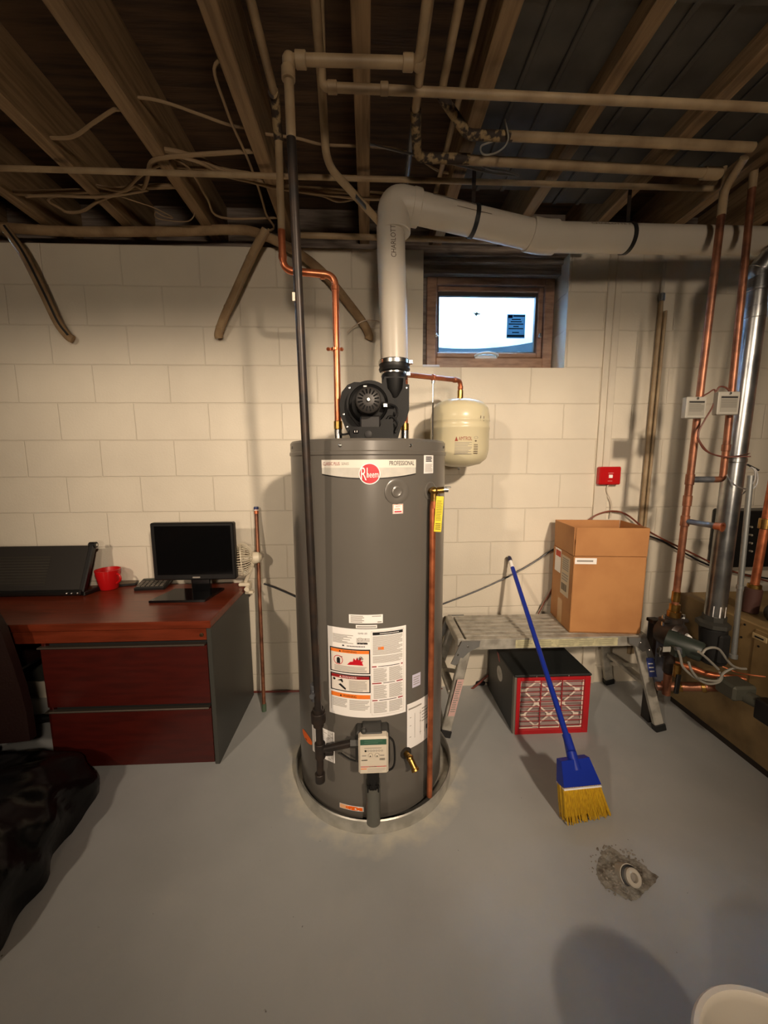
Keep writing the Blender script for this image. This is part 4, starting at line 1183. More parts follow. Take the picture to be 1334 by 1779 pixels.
# wire stub curling out of the wall
m = MB(mat('pale_wire', (206, 186, 164), .4)); m.tube(smooth_path([at(603, 578, -.05), at(616, 566, -.07), at(634, 557, -.07), at(653, 557, -.03), at(660, 560, .005)]), .003, 8)
tag(m.build('wire_stub'), 'thin pale wire curling from the wall left of the vent riser', 'wire')
# conduit on the wall at the right
q0, q1, q2 = at(1149, 520, -.02), at(1130, 700, -.02), at(1108, 960, -.02)
m = MB(PAINTPIPE); m.tube([V(q0.x, -.02, q0.z), V(1.636, -.02, .2)], .0115, 14); m.use(GALV); collar(m, q0 + V(0, 0, .01), (0, 0, 1), .016, .04); m.use(PVC); m.tube([V(q0.x, -.02, q0.z), V(q0.x + .005, -.015, 2.5)], .009, 12)
tag(m.build('wall_conduit'), 'vertical conduit on the wall behind the right copper risers', 'conduit')
m = MB(PAINTPIPE); m.tube([V(q0.x + .032, -.018, q0.z - .06), V(1.662, -.018, .2)], .008, 12)
tag(m.build('thin_wall_pipe'), 'thin painted pipe beside the vertical wall conduit at right', 'pipe')
# red alarm box
r0, r1 = at(1043, 811, -.05), at(1078, 842, -.05)
al = thing('alarm_box', 'small red alarm box on the wall above the cardboard box', 'alarm', ((r0.x + r1.x) / 2, -.02, r1.z))
m = MB(REDP); m.box(r0.x, r1.x, -.05, -.014, r1.z, r0.z, .006); ab = m.build('case', al)
m = MB(mat('alarm_back', (200, 190, 178), .5)); m.box(r0.x + .003, r1.x - .003, -.018, -.013, r1.z + .003, r0.z - .003, .001); m.build('back_plate', al)
m = MB(WHITE); f = flat((r0.x, -.0506, r1.z), (r1.x - r0.x, 0, 0), (0, 0, r0.z - r1.z), (0, -1, 0), 0)
rect(m, f, .42, .38, .60, .56); m.use(mat('pale_red', (230, 150, 150), .5)); lines(m, f, .38, .18, .64, .24, 1, rnd, .5); lines(m, f, .38, .62, .64, .68, 1, rnd, .5)
m.build('front_print', al)
m = MB(mat('cream_wire', (206, 196, 178), .5)); xm = (r0.x + r1.x) / 2; m.tube(smooth_path([V(xm + .005, -.025, r1.z), V(xm + .002, -.022, r1.z - .04), at(1062, 875, -.018), at(1060, 900, -.018)]), .0035, 8)
m.tube([V(xm - .03, -.02, r0.z), V(xm - .03, -.018, r0.z + .6), V(xm - .025, -.018, WZ)], .0035, 8); m.build('alarm_wire', al)
# black cord strung across the wall
m = MB(mat('black_cord', (18, 18, 24), .4))
pts = [at(458, 1014, -.035), at(480, 1022, -.03), at(512, 1036, -.03), at(600, 1075, -.025), at(700, 1075, -.025), at(770, 1049, -.03), at(820, 1030, -.03), at(870, 1008, -.03), at(905, 990, -.03), at(935, 972, -.03), at(962, 954, -.03), at(1040, 915, -.022), at(1130, 932, -.03), at(1180, 956, -.035), at(1240, 985, -.03), at(1334, 1005, -.03), at(1420, 1015, -.03)]
m.tube(smooth_path(pts, 6), .005, 8)
tag(m.build('black_cable'), 'black cord strung across the wall behind the heater and the box', 'cord')
m = MB(mat('red_cord', (110, 40, 28), .5)); m.tube(smooth_path([V(-1.6, -.02, .012), V(-.8, -.02, .012), V(-.3, -.025, .012), V(.3, -.02, .03), at(800, 1205, -.03), at(850, 1172, -.03), at(870, 1160, -.02), V(1.2, -.02, .1)]), .006, 8)
tag(m.build('red_tubing'), 'thin red tubing along the foot of the wall', 'tubing')
m = MB(mat('rust_cord', (120, 62, 44), .5)); m.tube(smooth_path([at(1020, 905, -.03), at(1040, 893, -.03), at(1065, 888, -.03), at(1090, 895, -.03), at(1130, 925, -.04), at(1200, 960, -.04), at(1260, 988, -.04), at(1334, 1010, -.04)]), .005, 8)
m.tube(smooth_path([at(934, 1068, -.03), at(946, 1045, -.03), at(960, 1020, -.025), at(975, 980, -.025), at(1020, 905, -.03)]), .004, 8)
tag(m.build('brown_cord'), 'brown cord looped on the wall behind the cardboard box', 'cord')

# ================================================================== DESK CORNER
DT = .71
DX1 = -.712; DY0, DY1 = -.575, -.03; DX0 = -2.35; PX0 = -1.462
desk = thing('desk', 'cherry red office desk with two wide drawers at the left wall', 'desk', ((DX0 + DX1) / 2, (DY0 + DY1) / 2, 0))
m = MB(CHERRY); m.box(DX0, DX1, DY0, DY1, DT - .036, DT, .004); m.build('desktop', desk)
m = MB(DESKSIDE); m.box(DX1 - .022, DX1 - .001, DY0 + .005, DY1, .0, DT - .037, .002); m.build('side_panel', desk, label='dark grey right side panel')
m = MB(CHERRY_D); m.box(PX0, PX0 + .018, DY0 + .012, DY1, 0, DT - .037, .002); m.build('pedestal_panel', desk)
m = MB(CHERRY); m.box(DX0, DX1 - .023, DY0 + .006, DY0 + .026, DT - .092, DT - .037, .002); m.build('apron', desk)
m = MB(DESKSIDE); m.box(DX0, PX0, DY1 - .02, DY1, .14, DT - .038); m.build('modesty_panel', desk)
m = MB(DESKSIDE); m.box(DX0, DX0 + .022, DY0 + .005, DY1, 0, DT - .038); m.build('side_panel', desk)
m = MB(mat('lock_metal', (90, 70, 50), .4, .8)); m.lathe([(.009, 0), (.009, .004), (.006, .005), (0, .005)], (-.755, DY0 + .006, DT - .066), (0, -1, 0), 16); m.build('lock', desk)
for z0, z1 in ((.312, .605), (.012, .298)):
    m = MB(CHERRY_D); m.box(PX0 + .001, DX1 - .024, DY0 + .004, DY0 + .024, z0, z1 - .012, .002); d = m.build('drawer_front', desk)
    m = MB(mat('pull_metal', (120, 110, 100), .35, .8)); m.box(PX0 - .008, DX1 - .03, DY0 - .006, DY0 + .02, z1 - .011, z1 - .002, .003); m.build('pull_rail', d, label='long metal pull rail')
m = MB(BLACKM); m.box(PX0 + .02, DX1 - .024, DY0 + .03, DY1, .02, DT - .04); m.build('drawer_case', desk)
# monitor
MY = -.215
m0, m1 = at(260, 909, MY), at(411, 1006, MY)
mon = thing('monitor', 'black flat screen monitor on the right end of the desk', 'monitor', ((m0.x + m1.x) / 2, MY, DT))
m = MB(BLACKP); m.box(m0.x, m1.x, MY - .005, MY + .035, m1.z, m0.z, .006); m.box(m0.x + .06, m1.x - .06, MY + .03, MY + .06, m1.z + .04, m0.z - .05, .012); m.build('housing', mon)
m = MB(BLACKG); m.box(m0.x + .022, m1.x - .016, MY - .0062, MY - .004, m1.z + .03, m0.z - .016); m.build('screen', mon)
m = MB(INKG); f = flat((m0.x, MY - .0056, m1.z), (m1.x - m0.x, 0, 0), (0, 0, m0.z - m1.z), (0, -1, 0), 0); rect(m, f, .47, .035, .56, .06); m.build('maker_mark', mon)
m = MB(BLACKG); xm = (m0.x + m1.x) / 2 + .02; m.box(xm - .05, xm + .05, MY + .01, MY + .035, DT + .01, m1.z + .06, .004); m.build('stand_neck', mon)
m = MB(BLACKG); b0_, b1_ = atz(288, 1029, DT), atz(382, 1029, DT)
m.prism([(b0_.x, MY - .125), (b1_.x - .02, MY - .125), (b1_.x + .01, MY + .06), (b0_.x + .04, MY + .06)], (0, 0, DT + .001), (1, 0, 0), (0, 1, 0), (0, 0, .012)); m.build('stand_foot', mon)
# clip fan behind the monitor
fc = at(421, 972, -.11)
fan = thing('clip_fan', 'small cream clip-on fan peeking out behind the monitor', 'fan', (fc.x, fc.y, DT))
FANW = mat('aged_white_plastic', (214, 204, 182), .45)
ax = V(.82, .2, .06).normalized()
u_, w_ = frame_for(ax)
m = MB(FANW); R_ = .092
ribs = []
for k in range(40):
    a = 2 * math.pi * k / 40
    rd = u_ * math.cos(a) + w_ * math.sin(a)
    m.tube([fc + rd * R_ * math.cos(t) + ax * (.062 * math.sin(t)) for t in (-.9, -.5, -.15, .15, .5, .9, 1.2)], .0023, 5)
for t, rr in ((0, .003), (.9, .002), (1.2, .002), (-.9, .002)):
    m.tube([fc + (u_ * math.cos(2 * math.pi * k / 32) + w_ * math.sin(2 * math.pi * k / 32)) * R_ * math.cos(t) + ax * (.062 * math.sin(t)) for k in range(33)], rr, 6)
m.build('guard', fan)
m = MB(FANW); m.lathe([(0, .05), (.036, .05), (.036, .06), (.030, .09), (.012, .105), (0, .106)], fc, ax, 24); m.build('motor_housing', fan)
m = MB(FANW); 
for k in range(3):
    a = 2 * math.pi * k / 3; rd = u_ * math.cos(a) + w_ * math.sin(a); td = u_ * -math.sin(a) + w_ * math.cos(a)
    m.add([fc + rd * .015 + td * .012 + ax * .01, fc + rd * .072 + td * .03 + ax * .015, fc + rd * .072 - td * .03 - ax * .015, fc + rd * .015 - td * .012 - ax * .01, fc + rd * .015 + td * .012 + ax * .013, fc + rd * .072 + td * .03 + ax * .018, fc + rd * .072 - td * .03 - ax * .012, fc + rd * .015 - td * .012 - ax * .007],
          [(0, 1, 2, 3), (7, 6, 5, 4), (0, 4, 5, 1), (1, 5, 6, 2), (2, 6, 7, 3), (3, 7, 4, 0)])
m.lathe([(0, -.01), (.018, -.01), (.018, .05), (0, .05)], fc, ax, 16)
m.build('blades', fan)
m = MB(FANW); cl = at(432, 1008, -.09)
m.bar(fc + ax * .06 + V(0, 0, -.02), V(DX1 + .004, -.09, DT + .02), .02, .014, bev=.003)
m.box(DX1 - .03, DX1 + .035, -.115, -.065, DT + .002, DT + .022, .006); m.box(DX1 + .002, DX1 + .05, -.11, -.07, DT - .045, DT - .028, .005); m.cyl((DX1 + .018, -.12, DT - .012), (DX1 + .018, -.06, DT - .012), .014, 12); m.box(DX1 + .008, DX1 + .03, -.11, -.07, DT - .04, DT + .01, .004)
m.build('clip', fan)
# laptop stand
l_bl, l_br = at(-120, 1038, -.34), at(139, 1031, -.34)
zb = DT + .022
p_br = atz(139, 1028, zb); p_tr = at(158, 948, -.10); p_tl = at(-120, 950, -.10); p_bl = V(p_tl.x - .02, p_br.y, zb)
lap = thing('laptop_stand', 'black perforated laptop stand tilted up on the left of the desk', 'stand', ((p_bl.x + p_br.x) / 2, p_br.y, DT))
upd = (p_tr - p_br); rt = V(1, 0, 0); nrm = rt.cross(upd).normalized()
if nrm.y > 0: nrm = -nrm
def perforated():
    mm = mat('perforated_panel', (62, 58, 52), .4, .4)
    nt = mm.node_tree; b = nt.nodes['Principled BSDF']
    tc = nt.nodes.new('ShaderNodeTexCoord'); v = nt.nodes.new('ShaderNodeTexVoronoi'); v.inputs['Scale'].default_value = 150; v.inputs['Randomness'].default_value = 0
    nt.links.new(tc.outputs['Object'], v.inputs['Vector'])
    r = nt.nodes.new('ShaderNodeValToRGB'); r.color_ramp.elements[0].position = .32; r.color_ramp.elements[1].position = .42
    r.color_ramp.elements[0].color = lin((20, 19, 18)); r.color_ramp.elements[1].color = lin((66, 62, 56))
    nt.links.new(v.outputs['Distance'], r.inputs['Fac']); nt.links.new(r.outputs['Color'], b.inputs['Base Color'])
    return mm
PERF = perforated()
m = MB(mat('stand_panel', (50, 47, 44), .4, .3)); c_ = (p_bl + p_br + p_tl + p_tr) / 4
hx = (p_br.x - p_bl.x) / 2 - .004
m.obox(c_, rt, upd.normalized(), nrm, hx, upd.length / 2, .004, .002)
m.use(PERF); m.obox(c_ + V(.0, 0, 0) + nrm * .0042 - upd.normalized() * .01, rt, upd.normalized(), nrm, hx * .55, upd.length * .32, .0006)
m.build('panel', lap, label='dark panel with a perforated patch')
m = MB(BLACKP); m.bar(p_br + V(.012, 0, -.006), p_tr + V(.012, .0, .006), .026, .03, bev=.005); m.cyl(p_tr + V(-.006, 0, .004), p_tr + V(.03, 0, .004), .017, 20, .002); m.build('side_rail', lap)
m = MB(STEEL); m.lathe([(.008, 0), (.008, .003), (0, .003)], p_tr + V(.03, 0, .004), (1, 0, 0), 14); m.build('hinge_pin', lap)
m = MB(BLACKP); m.bar(p_bl + V(0, -.012, .0), p_br + V(.02, -.012, .0), .03, .026, bev=.006); m.build('front_lip', lap)
m = MB(STEEL)
for dx in (-.055, -.03, .0): m.sphere(p_br + V(dx + .01, -.03, .002), .0055, 8)
m.build('hinge_screw', lap)
m = MB(BLACKP); m.bar(V(p_br.x + .02, p_br.y - .01, DT + .012), V(p_br.x + .055, -.06, DT + .012), .022, .022, bev=.004); m.build('leg', lap); m = MB(BLACKP); m.bar(V(p_bl.x, p_br.y - .01, DT + .012), V(p_bl.x, -.06, DT + .012), .022, .022); m.build('leg', lap)
# red mug
mg = atz(183, 1026, DT); mg.y += .035
mr = (at(204, 995, mg.y).x - at(164, 995, mg.y).x) / 2; mh = at(183, 989, mg.y).z - DT
mug = thing('mug', 'glossy red plastic cup with a handle on the desk', 'mug', (mg.x, mg.y, DT))
m = MB(REDP); m.lathe([(0, .001), (mr * .66, .001), (mr * .72, .006), (mr * .95, mh * .8), (mr, mh), (mr * .94, mh), (mr * .88, mh * .8), (mr * .64, .008), (0, .008)], (mg.x, mg.y, DT), seg=32); m.build('cup_body', mug)
m = MB(REDP); m.tube(smooth_path([(mg.x + mr * .86, mg.y - .012, DT + mh * .8), (mg.x + mr * 1.18, mg.y - .02, DT + mh * .74), (mg.x + mr * 1.22, mg.y - .02, DT + mh * .5), (mg.x + mr * .8, mg.y - .012, DT + mh * .3)]), .006, 10); m.build('handle', mug)
m = MB(mat('mug_print', (226, 120, 116), .4))
for dz, a0_ in ((.4, -.5), (.58, -.2), (.3, .2)):
    m.tube([V(mg.x + (mr * (.66 + .3 * (dz + .04 * i)) + .001) * math.sin(a0_ + i * .12), mg.y - (mr * (.66 + .3 * (dz + .04 * i)) + .001) * math.cos(a0_ + i * .12), DT + mh * (dz + .04 * i)) for i in range(6)], .0012, 6)
m.build('mug_decoration', mug)
# notebook, desk calculator and phone behind it
n0 = atz(205, 1023, DT); n1 = atz(238, 1008, DT)
m = MB(BLACKP); m.obox(V((n0.x + n1.x) / 2, (n0.y + n1.y) / 2 + .01, DT + .008), V(1, .25, 0).normalized(), V(-.25, 1, 0).normalized(), V(0, 0, 1), .05, .05, .007, .002); m.use(mat('notebook_cover', (112, 100, 84), .6)); m.obox(V((n0.x + n1.x) / 2, (n0.y + n1.y) / 2 + .01, DT + .0155), V(1, .25, 0).normalized(), V(-.25, 1, 0).normalized(), V(0, 0, 1), .047, .047, .0006)
tag(m.build('notebook'), 'small dark notebook lying beside the red cup', 'notebook')
ca, cb_ = atz(229, 1026, DT), atz(282, 1024, DT)
calc = thing('calculator', 'black desk calculator with grey keys left of the monitor foot', 'calculator', ((ca.x + cb_.x) / 2, ca.y + .05, DT))
cc = V((ca.x + cb_.x) / 2 + .01, ca.y + .055, DT + .016); cu = V(1, .08, 0).normalized(); cw = V(-.08, 1, .18).normalized(); cn = cu.cross(cw)
m = MB(BLACKP); m.obox(cc, cu, cw, cn, .08, .058, .011, .004); cb2 = m.build('case', calc)
m = MB(mat('key_grey', (92, 86, 78), .5))
for i in range(6):
    for j in range(4):
        m.obox(cc + cu * (-.06 + i * .024) + cw * (-.04 + j * .018) + cn * .0125, cu, cw, cn, .009, .006, .0025, .001)
kp = m.build('keypad', calc)
m = MB(mat('calc_display', (60, 66, 58), .3)); m.obox(cc + cw * .044 + cn * .0115, cu, cw, cn, .06, .009, .0012); m.build('display', calc)
ph = atz(255, 1003, DT)
m = MB(BLACKP); m.obox(V(ph.x, ph.y, DT + .02), V(1, .1, 0).normalized(), V(-.1, 1, 0).normalized(), V(0, 0, 1), .06, .035, .019, .008); m.tube(smooth_path([V(ph.x - .07, ph.y - .01, DT + .028), V(ph.x - .03, ph.y - .014, DT + .048), V(ph.x + .03, ph.y - .01, DT + .05), V(ph.x + .07, ph.y, DT + .034)]), .012, 10)
tag(m.build('desk_phone'), 'low black desk phone behind the calculator', 'phone')
# leaning copper pipe
lb_, lt_ = atz(459, 1236, .0), at(445, 884, -.022)
lean = thing('copper_tube', 'copper tube leaning on the wall beside the desk', 'pipe', lb_)
d = (lt_ - lb_).normalized()
m = MB(COPPER_D); m.tube([lb_ + d * .03, lt_ - d * .03], .0105, 16); m.build('tube', lean)
m = MB(COPPER); collar(m, lt_ - d * .015, d, .0125, .03); m.use(mat('blue_cap', (40, 56, 110), .4)); m.cyl(lt_ - d * .004, lt_ + d * .012, .0135, 14, .002); m.use(WHITE); collar(m, lt_ - d * .008, d, .0133, .008); m.build('end_cap', lean, label='blue and white end cap')
m = MB(mat('verdigris', (80, 100, 78), .6)); m.tube([lb_ + V(0, 0, .002), lb_ + d * .045], .0125, 14); m.build('lower_fitting', lean, label='green tarnished lower end')
# chair at the left edge
ce = [at(x, y, -.655) for x, y in ((-6, 1056), (4, 1074), (12, 1090), (20, 1118), (30, 1150), (42, 1195), (50, 1235), (55, 1285))]
chair = thing('desk_chair', 'dark brown leather desk chair back at the left edge in front of the desk', 'chair', (-1.9, -.9, 0))
m = MB(BROWNL)
N = 10
vs, fs = [], []
rows = [(p.x, p.z) for p in ce]
for side, dy in ((0, 0), (1, .055)):
    for (x, z) in rows:
        for i in range(N + 1):
            t = i / N
            X = x + (-2.42 - x) * t
            vs.append(V(X, -.695 + .03 * (2 * t - 1) ** 2 + dy * .6 - .04 * (z - .3), z + (.05 * math.sin(math.pi * t) if z > .6 else 0)))
nr = len(rows); S = nr * (N + 1)
for r_ in range(nr - 1):
    for i in range(N):
        a = r_ * (N + 1) + i
        fs.append((a, a + 1, a + N + 2, a + N + 1)); fs.append((S + a, S + a + N + 1, S + a + N + 2, S + a + 1))
loop = [i for i in range(N + 1)] + [r_ * (N + 1) + N for r_ in range(1, nr)] + [(nr - 1) * (N + 1) + i for i in range(N - 1, -1, -1)] + [r_ * (N + 1) for r_ in range(nr - 2, 0, -1)]
for i in range(len(loop)):
    a, b = loop[i], loop[(i + 1) % len(loop)]
    fs.append((a, b, S + b, S + a))
m.add(vs, fs); m.build('backrest', chair)
m = MB(BROWNL); m.box(-2.38, -1.72, -.63, -.2, .38, .47, .03); m.build('seat', chair)
m = MB(BLACKP); m.cyl((-1.95, -.36, .06), (-1.95, -.36, .38), .028, 16)
m.bar((-1.95, -.36, .36), (-1.95, -.66, .40), .06, .03); m.build('gas_column', chair)
for k in range(5):
    a = math.radians(20 + 72 * k); q = V(-1.95 + .3 * math.cos(a), -.36 + .3 * math.sin(a) * .75, .07)
    m = MB(BLACKP); m.bar((-1.95, -.36, .09), q, .045, .03, bev=.006); m.cyl(q + V(-.012, 0, -.042), q + V(.012, 0, -.042), .027, 14); m.build('base_arm', chair)
# black bin bag in the left foreground
rb = random.Random(11)
m = MB(BAG)
n1_, n2_ = 48, 120
bc_ = V(-1.61, -1.06, .0)
vs, fs = [], []
for i in range(n1_ + 1):
    t = i / n1_ * math.pi / 2
    for k in range(n2_):
        a = 2 * math.pi * k / n2_
        wr = 1 + .025 * math.sin(5 * a + 2 * t) + .02 * math.sin(11 * a + 5 * t) + .018 * math.sin(17 * a - 7 * t) + .003 * rb.uniform(-1, 1)
        st = math.sin(t) ** .5; ct = math.cos(t)
        sq = (abs(math.cos(a)) ** 5 + abs(math.sin(a)) ** 5) ** (-1 / 5)
        vs.append(bc_ + V((.49 - .06 * math.sin(a)) * st * math.cos(a) * wr * sq, .455 * st * math.sin(a) * wr * sq, .24 * (ct ** .7) * (1 + .10 * math.sin(3 * a + 1) * st + .05 * math.sin(9 * a + 4 * t) + .045 * abs(math.sin(14 * a + 9 * t + 2 * math.sin(5 * t))) * st) + .003))
for i in range(n1_):
    for k in range(n2_):
        fs.append((i * n2_ + k, i * n2_ + (k + 1) % n2_, (i + 1) * n2_ + (k + 1) % n2_, (i + 1) * n2_ + k))
fs.append([n1_ * n2_ + k for k in range(n2_)])
m.add(vs, fs)
tag(m.build('bin_bag', sharp=80), 'shiny black plastic bag slumped on the floor at the left edge', 'bag')

# ================================================================== BENCH, BOX, SCRUBBER, BROOM
BZ = .50
bx0, bx1 = .468, 1.436; by0, by1 = -.387, -.085
bench = thing('work_bench', 'worn aluminium step bench standing against the wall right of the heater', 'bench', ((bx0 + bx1) / 2, (by0 + by1) / 2, 0))
m = MB(ALU)
for k in range(7):
    y = by0 + .02 + k * (by1 - by0 - .04) / 6.0
    m.box(bx0 + .03, bx1 - .03, y - .019, y + .019, BZ - .012, BZ, .003)
m.box(bx0 + .03, bx1 - .03, by0 + .01, by1 - .01, BZ - .02, BZ - .011)
m.build('deck', bench, label='ribbed metal deck')
m = MB(ALU); m.box(bx0 + .01, bx1 - .01, by0 - .004, by0 + .006, BZ - .055, BZ + .001, .002); m.box(bx0 + .01, bx1 - .01, by1 - .006, by1 + .004, BZ - .055, BZ + .001, .002); m.build('side_rail', bench)
f = flat((bx0, by0 - .0048, BZ - .055), (bx1 - bx0, 0, 0), (0, 0, .056), (0, -1, 0), 0)
m = MB(mat('worn_decal', (196, 190, 152), .6, c2=(168, 162, 132), vscale=40)); u0_ = (at(895, 1117, by0).x - bx0) / (bx1 - bx0); u1_ = (at(1072, 1113, by0).x - bx0) / (bx1 - bx0)
rect(m, f, u0_, .1, u1_, .88); m.use(mat('decal_print', (160, 156, 128), .6))
for i in range(5): lines(m, lay(f, .0006), u0_ + .01 + i * (u1_ - u0_) / 5, .22, u0_ + (i + .82) * (u1_ - u0_) / 5, .78, 3, rnd, .6)
m.build('rail_decal', bench, label='worn pale decal strip')
for sx, X in ((-1, bx0), (1, bx1)):
    m = MB(ALU)
    m.box(X - .018, X + .018, by0 - .002, by1 + .002, BZ - .04, BZ + .006, .004); m.build('end_cap', bench)
    for sy, Y in ((-1, by0), (1, by1)):
        top = V(X - sx * .03, Y, BZ - .03); bot = V(X + sx * .078, Y + sy * .06, .02)
        if sx < 0: bot = V(X - .085, Y + sy * .05, .02)
        m = MB(ALU); m.bar(top, bot, .05, .026, up=(0, 1, 0), bev=.004)
        lg = m.build('leg', bench)
        m = MB(RUBBER); dd = (bot - top).normalized(); m.bar(bot - dd * .02, bot + dd * .018, .058, .036, up=(0, 1, 0), bev=.004); m.build('rubber_foot', lg)
        m = MB(mat('bracket_grey', (140, 140, 138), .5, .6)); 
        m.prism([(0, 0), (-sx * .095, 0), (-sx * .09, -.03), (-sx * .035, -.06), (sx * .03, -.13), (sx * .055, -.12), (sx * .015, -.03)], V(X, Y + sy * .014, BZ), (1, 0, 0), (0, 0, 1), (0, sy * .006, 0)); 
        m.use(STEEL); m.sphere((X - sx * .03, Y + sy * .02, BZ - .028), .006, 8); m.sphere((X + sx * .02, Y + sy * .02, BZ - .07), .006, 8)
        m.build('corner_bracket', bench)
    a_ = V(X + sx * .045, by0 - .02, .22); b_ = V(X + sx * .045, by1 + .02, .22)
    m = MB(ALU); m.bar(a_, b_, .045, .024, bev=.004); m.build('step_rung', bench)
    m = MB(ALU); m.bar(V(X + sx * .02, by0 - .005, .33), V(X + sx * .055, by1 + .02, .16), .012, .02); m.build('brace', bench)
m = MB(mat('pink_label', (214, 176, 170), .6)); q = V(bx0 - .055, by0 - .03, .2)
lt0, lt1 = at(789, 1190, by0 - .045), at(800, 1140, by0 - .02)
f = flat(V(bx0 - .075, by0 - .0625, .12), (.034, 0, 0), (.05, .016, .19), (0, -1, .1), 0); rect(m, f, 0, 0, 1, 1); m.use(INKG); lines(m, lay(f, .001), .15, .1, .85, .95, 14, rnd, .45)
m.build('leg_label', bench, label='pale safety label on the left leg')
m = MB(mat('blue_label', (60, 74, 140), .5)); f = flat(V(bx1 + .018, by0 - .038, .29), (.04, 0, 0), (-.018, .012, .10), (0, -1, .1), 0.003); rect(m, f, 0, 0, 1, 1); m.use(WHITE); lines(m, lay(f, .001), .15, .2, .85, .8, 3, rnd, .3); m.build('leg_label', bench, label='blue label on the right leg')

# cardboard box
p1 = atz(988, 1099, BZ); p2 = atz(1112, 1102, BZ); p3 = atz(958, 1064, BZ)
ex = (p2 - p1); ex.z = 0; wx = ex.length; ex.normalize(); ey = V(-ex.y, ex.x, 0); dyb = .27
bzt = BZ + .415; T = .004
box = thing('cardboard_box', 'tall open brown cardboard box on the aluminium bench', 'box', p1 + ex * wx / 2 + ey * dyb / 2)
def bxp(u, v, z): return p1 + ex * u + ey * v + V(0, 0, z - BZ)
m = MB(CARD)
m.obox(bxp(wx / 2, T / 2, (BZ + bzt) / 2 + .002), ex, ey, V(0, 0, 1), wx / 2, T / 2, (bzt - BZ) / 2)
m.obox(bxp(wx / 2, dyb - T / 2, (BZ + bzt) / 2 + .002), ex, ey, V(0, 0, 1), wx / 2, T / 2, (bzt - BZ) / 2)
m.obox(bxp(T / 2, dyb / 2, (BZ + bzt) / 2 + .002), ex, ey, V(0, 0, 1), T / 2, dyb / 2, (bzt - BZ) / 2)
m.obox(bxp(wx - T / 2, dyb / 2, (BZ + bzt) / 2 + .002), ex, ey, V(0, 0, 1), T / 2, dyb / 2, (bzt - BZ) / 2)
m.obox(bxp(wx / 2, dyb / 2, BZ + .004), ex, ey, V(0, 0, 1), wx / 2, dyb / 2, .003)
bb = m.build('carton', box)
FT = BZ + .567 - .002
def flap(c, u, up, w, h):
    mm = MB(CARD); n = u.cross(up).normalized(); mm.obox(c + up.normalized() * h / 2, u, up.normalized(), n, w / 2, h / 2, T / 2, .001); mm.build('flap', box)
hF = FT - bzt
flap(bxp(wx / 2 + .004, .003, bzt + .004), ex, V(0, -.03, 1), wx - .004, hF)
flap(bxp(wx / 2, dyb - .003, bzt + .004), ex, V(0, .03, 1), wx - .004, hF)
flap(bxp(.003, dyb / 2, bzt + .004), ey, V(-.02, 0, 1), dyb - .008, hF)
flap(bxp(wx - .003, dyb / 2, bzt + .004), ey, V(.02, 0, 1), dyb - .008, hF)
f = lambda u, v, e=0.0: bxp(u, -.0006 - e, v)
m = MB(WHITE); q = at(1003, 978, p1.y); rect(m, f, .008, bzt - .038, .118, bzt - .006); m.use(INKG); rect(m, lay(f, .0006), .018, bzt - .026, .10, bzt - .017); m.build('front_label', box, label='small white strip label')
f = lambda u, v, e=0.0: bxp(-.0006 - e, dyb - u, v)
m = MB(WHITE); rect(m, f, .03, bzt - .135, .115, bzt + .0); m.use(mat('label_red', (200, 70, 40), .6)); rect(m, lay(f, .0006), .04, bzt - .045, .11, bzt - .01); m.build('side_label', box, label='white label with a red panel')
m = MB(mat('label_grey', (206, 188, 160), .6)); rect(m, f, .125, bzt - .24, .235, bzt - .02); m.use(INKG); lines(m, lay(f, .0006), .14, bzt - .1, .22, bzt - .03, 6, rnd, .6); lines(m, lay(f, .0006), .14, bzt - .16, .22, bzt - .115, 3, rnd, .5); m.use(INK); [rect(m, lay(f, .0006), .14 + i * .012, bzt - .215, .147 + i * .012, bzt - .175) for i in range(6)]; m.build('shipping_label', box, label='buff shipping label with a barcode')
m = MB(mat('packing_tape', (206, 160, 104), .25)); rect(m, f, .10, BZ + .004, .165, BZ + .14); m.build('tape_strip', box)

# air scrubber
ax0, ax1, ay0, ay1, az1 = .735, 1.132, -.446, -.03, .33
sc = thing('air_scrubber', 'black filter unit with a red framed front standing under the bench', 'air cleaner', ((ax0 + ax1) / 2, (ay0 + ay1) / 2, 0))
m = MB(mat('black_cabinet', (34, 36, 36), .5)); m.box(ax0, ax1, ay0 + .031, ay1, .004, az1 - .012, .004); m.build('cabinet', sc)
m = MB(mat('black_lid', (30, 33, 33), .55, bump=.05)); m.box(ax0 - .003, ax1 + .003, ay0 - .002, ay1, az1 - .013, az1, .004); m.build('lid', sc)
m = MB(STEEL)
for x in (ax0 + .11, ax1 - .12): m.sphere((x, ay0 - .003, az1 - .007), .004, 8)
m.build('lid_screw', sc)
m = MB(mat('grey_edge', (110, 104, 96), .5)); m.box(ax0 - .001, ax0 + .012, ay0 + .002, ay0 + .03, .004, az1 - .014, .002); m.build('edge_strip', sc)
m = MB(REDF); W_ = .03
frame(m, ax0 + .012, ax1, .0, az1 - .016, ax0 + .012 + .02, ax1 - W_, .026, az1 - .034, ay0, ay0 + .014, .002); m.build('front_frame', sc, label='red front frame')
m = MB(PLEAT); n = 22
fx0_, fx1_, fz0_, fz1_ = ax0 + .032, ax1 - W_, .026, az1 - .034
pl = []
for i in range(n + 1):
    z = fz0_ + (fz1_ - fz0_) * i / n
    pl.append((.016 if i % 2 else .024, z))
m.prism([(ay0 + a, z) for a, z in pl] + [(ay0 + .03, fz1_), (ay0 + .03, fz0_)], (fx0_, 0, 0), (0, 1, 0), (0, 0, 1), (fx1_ - fx0_, 0, 0)); m.build('pleated_filter', sc)
m = MB(mat('filter_card', (232, 220, 206), .7))
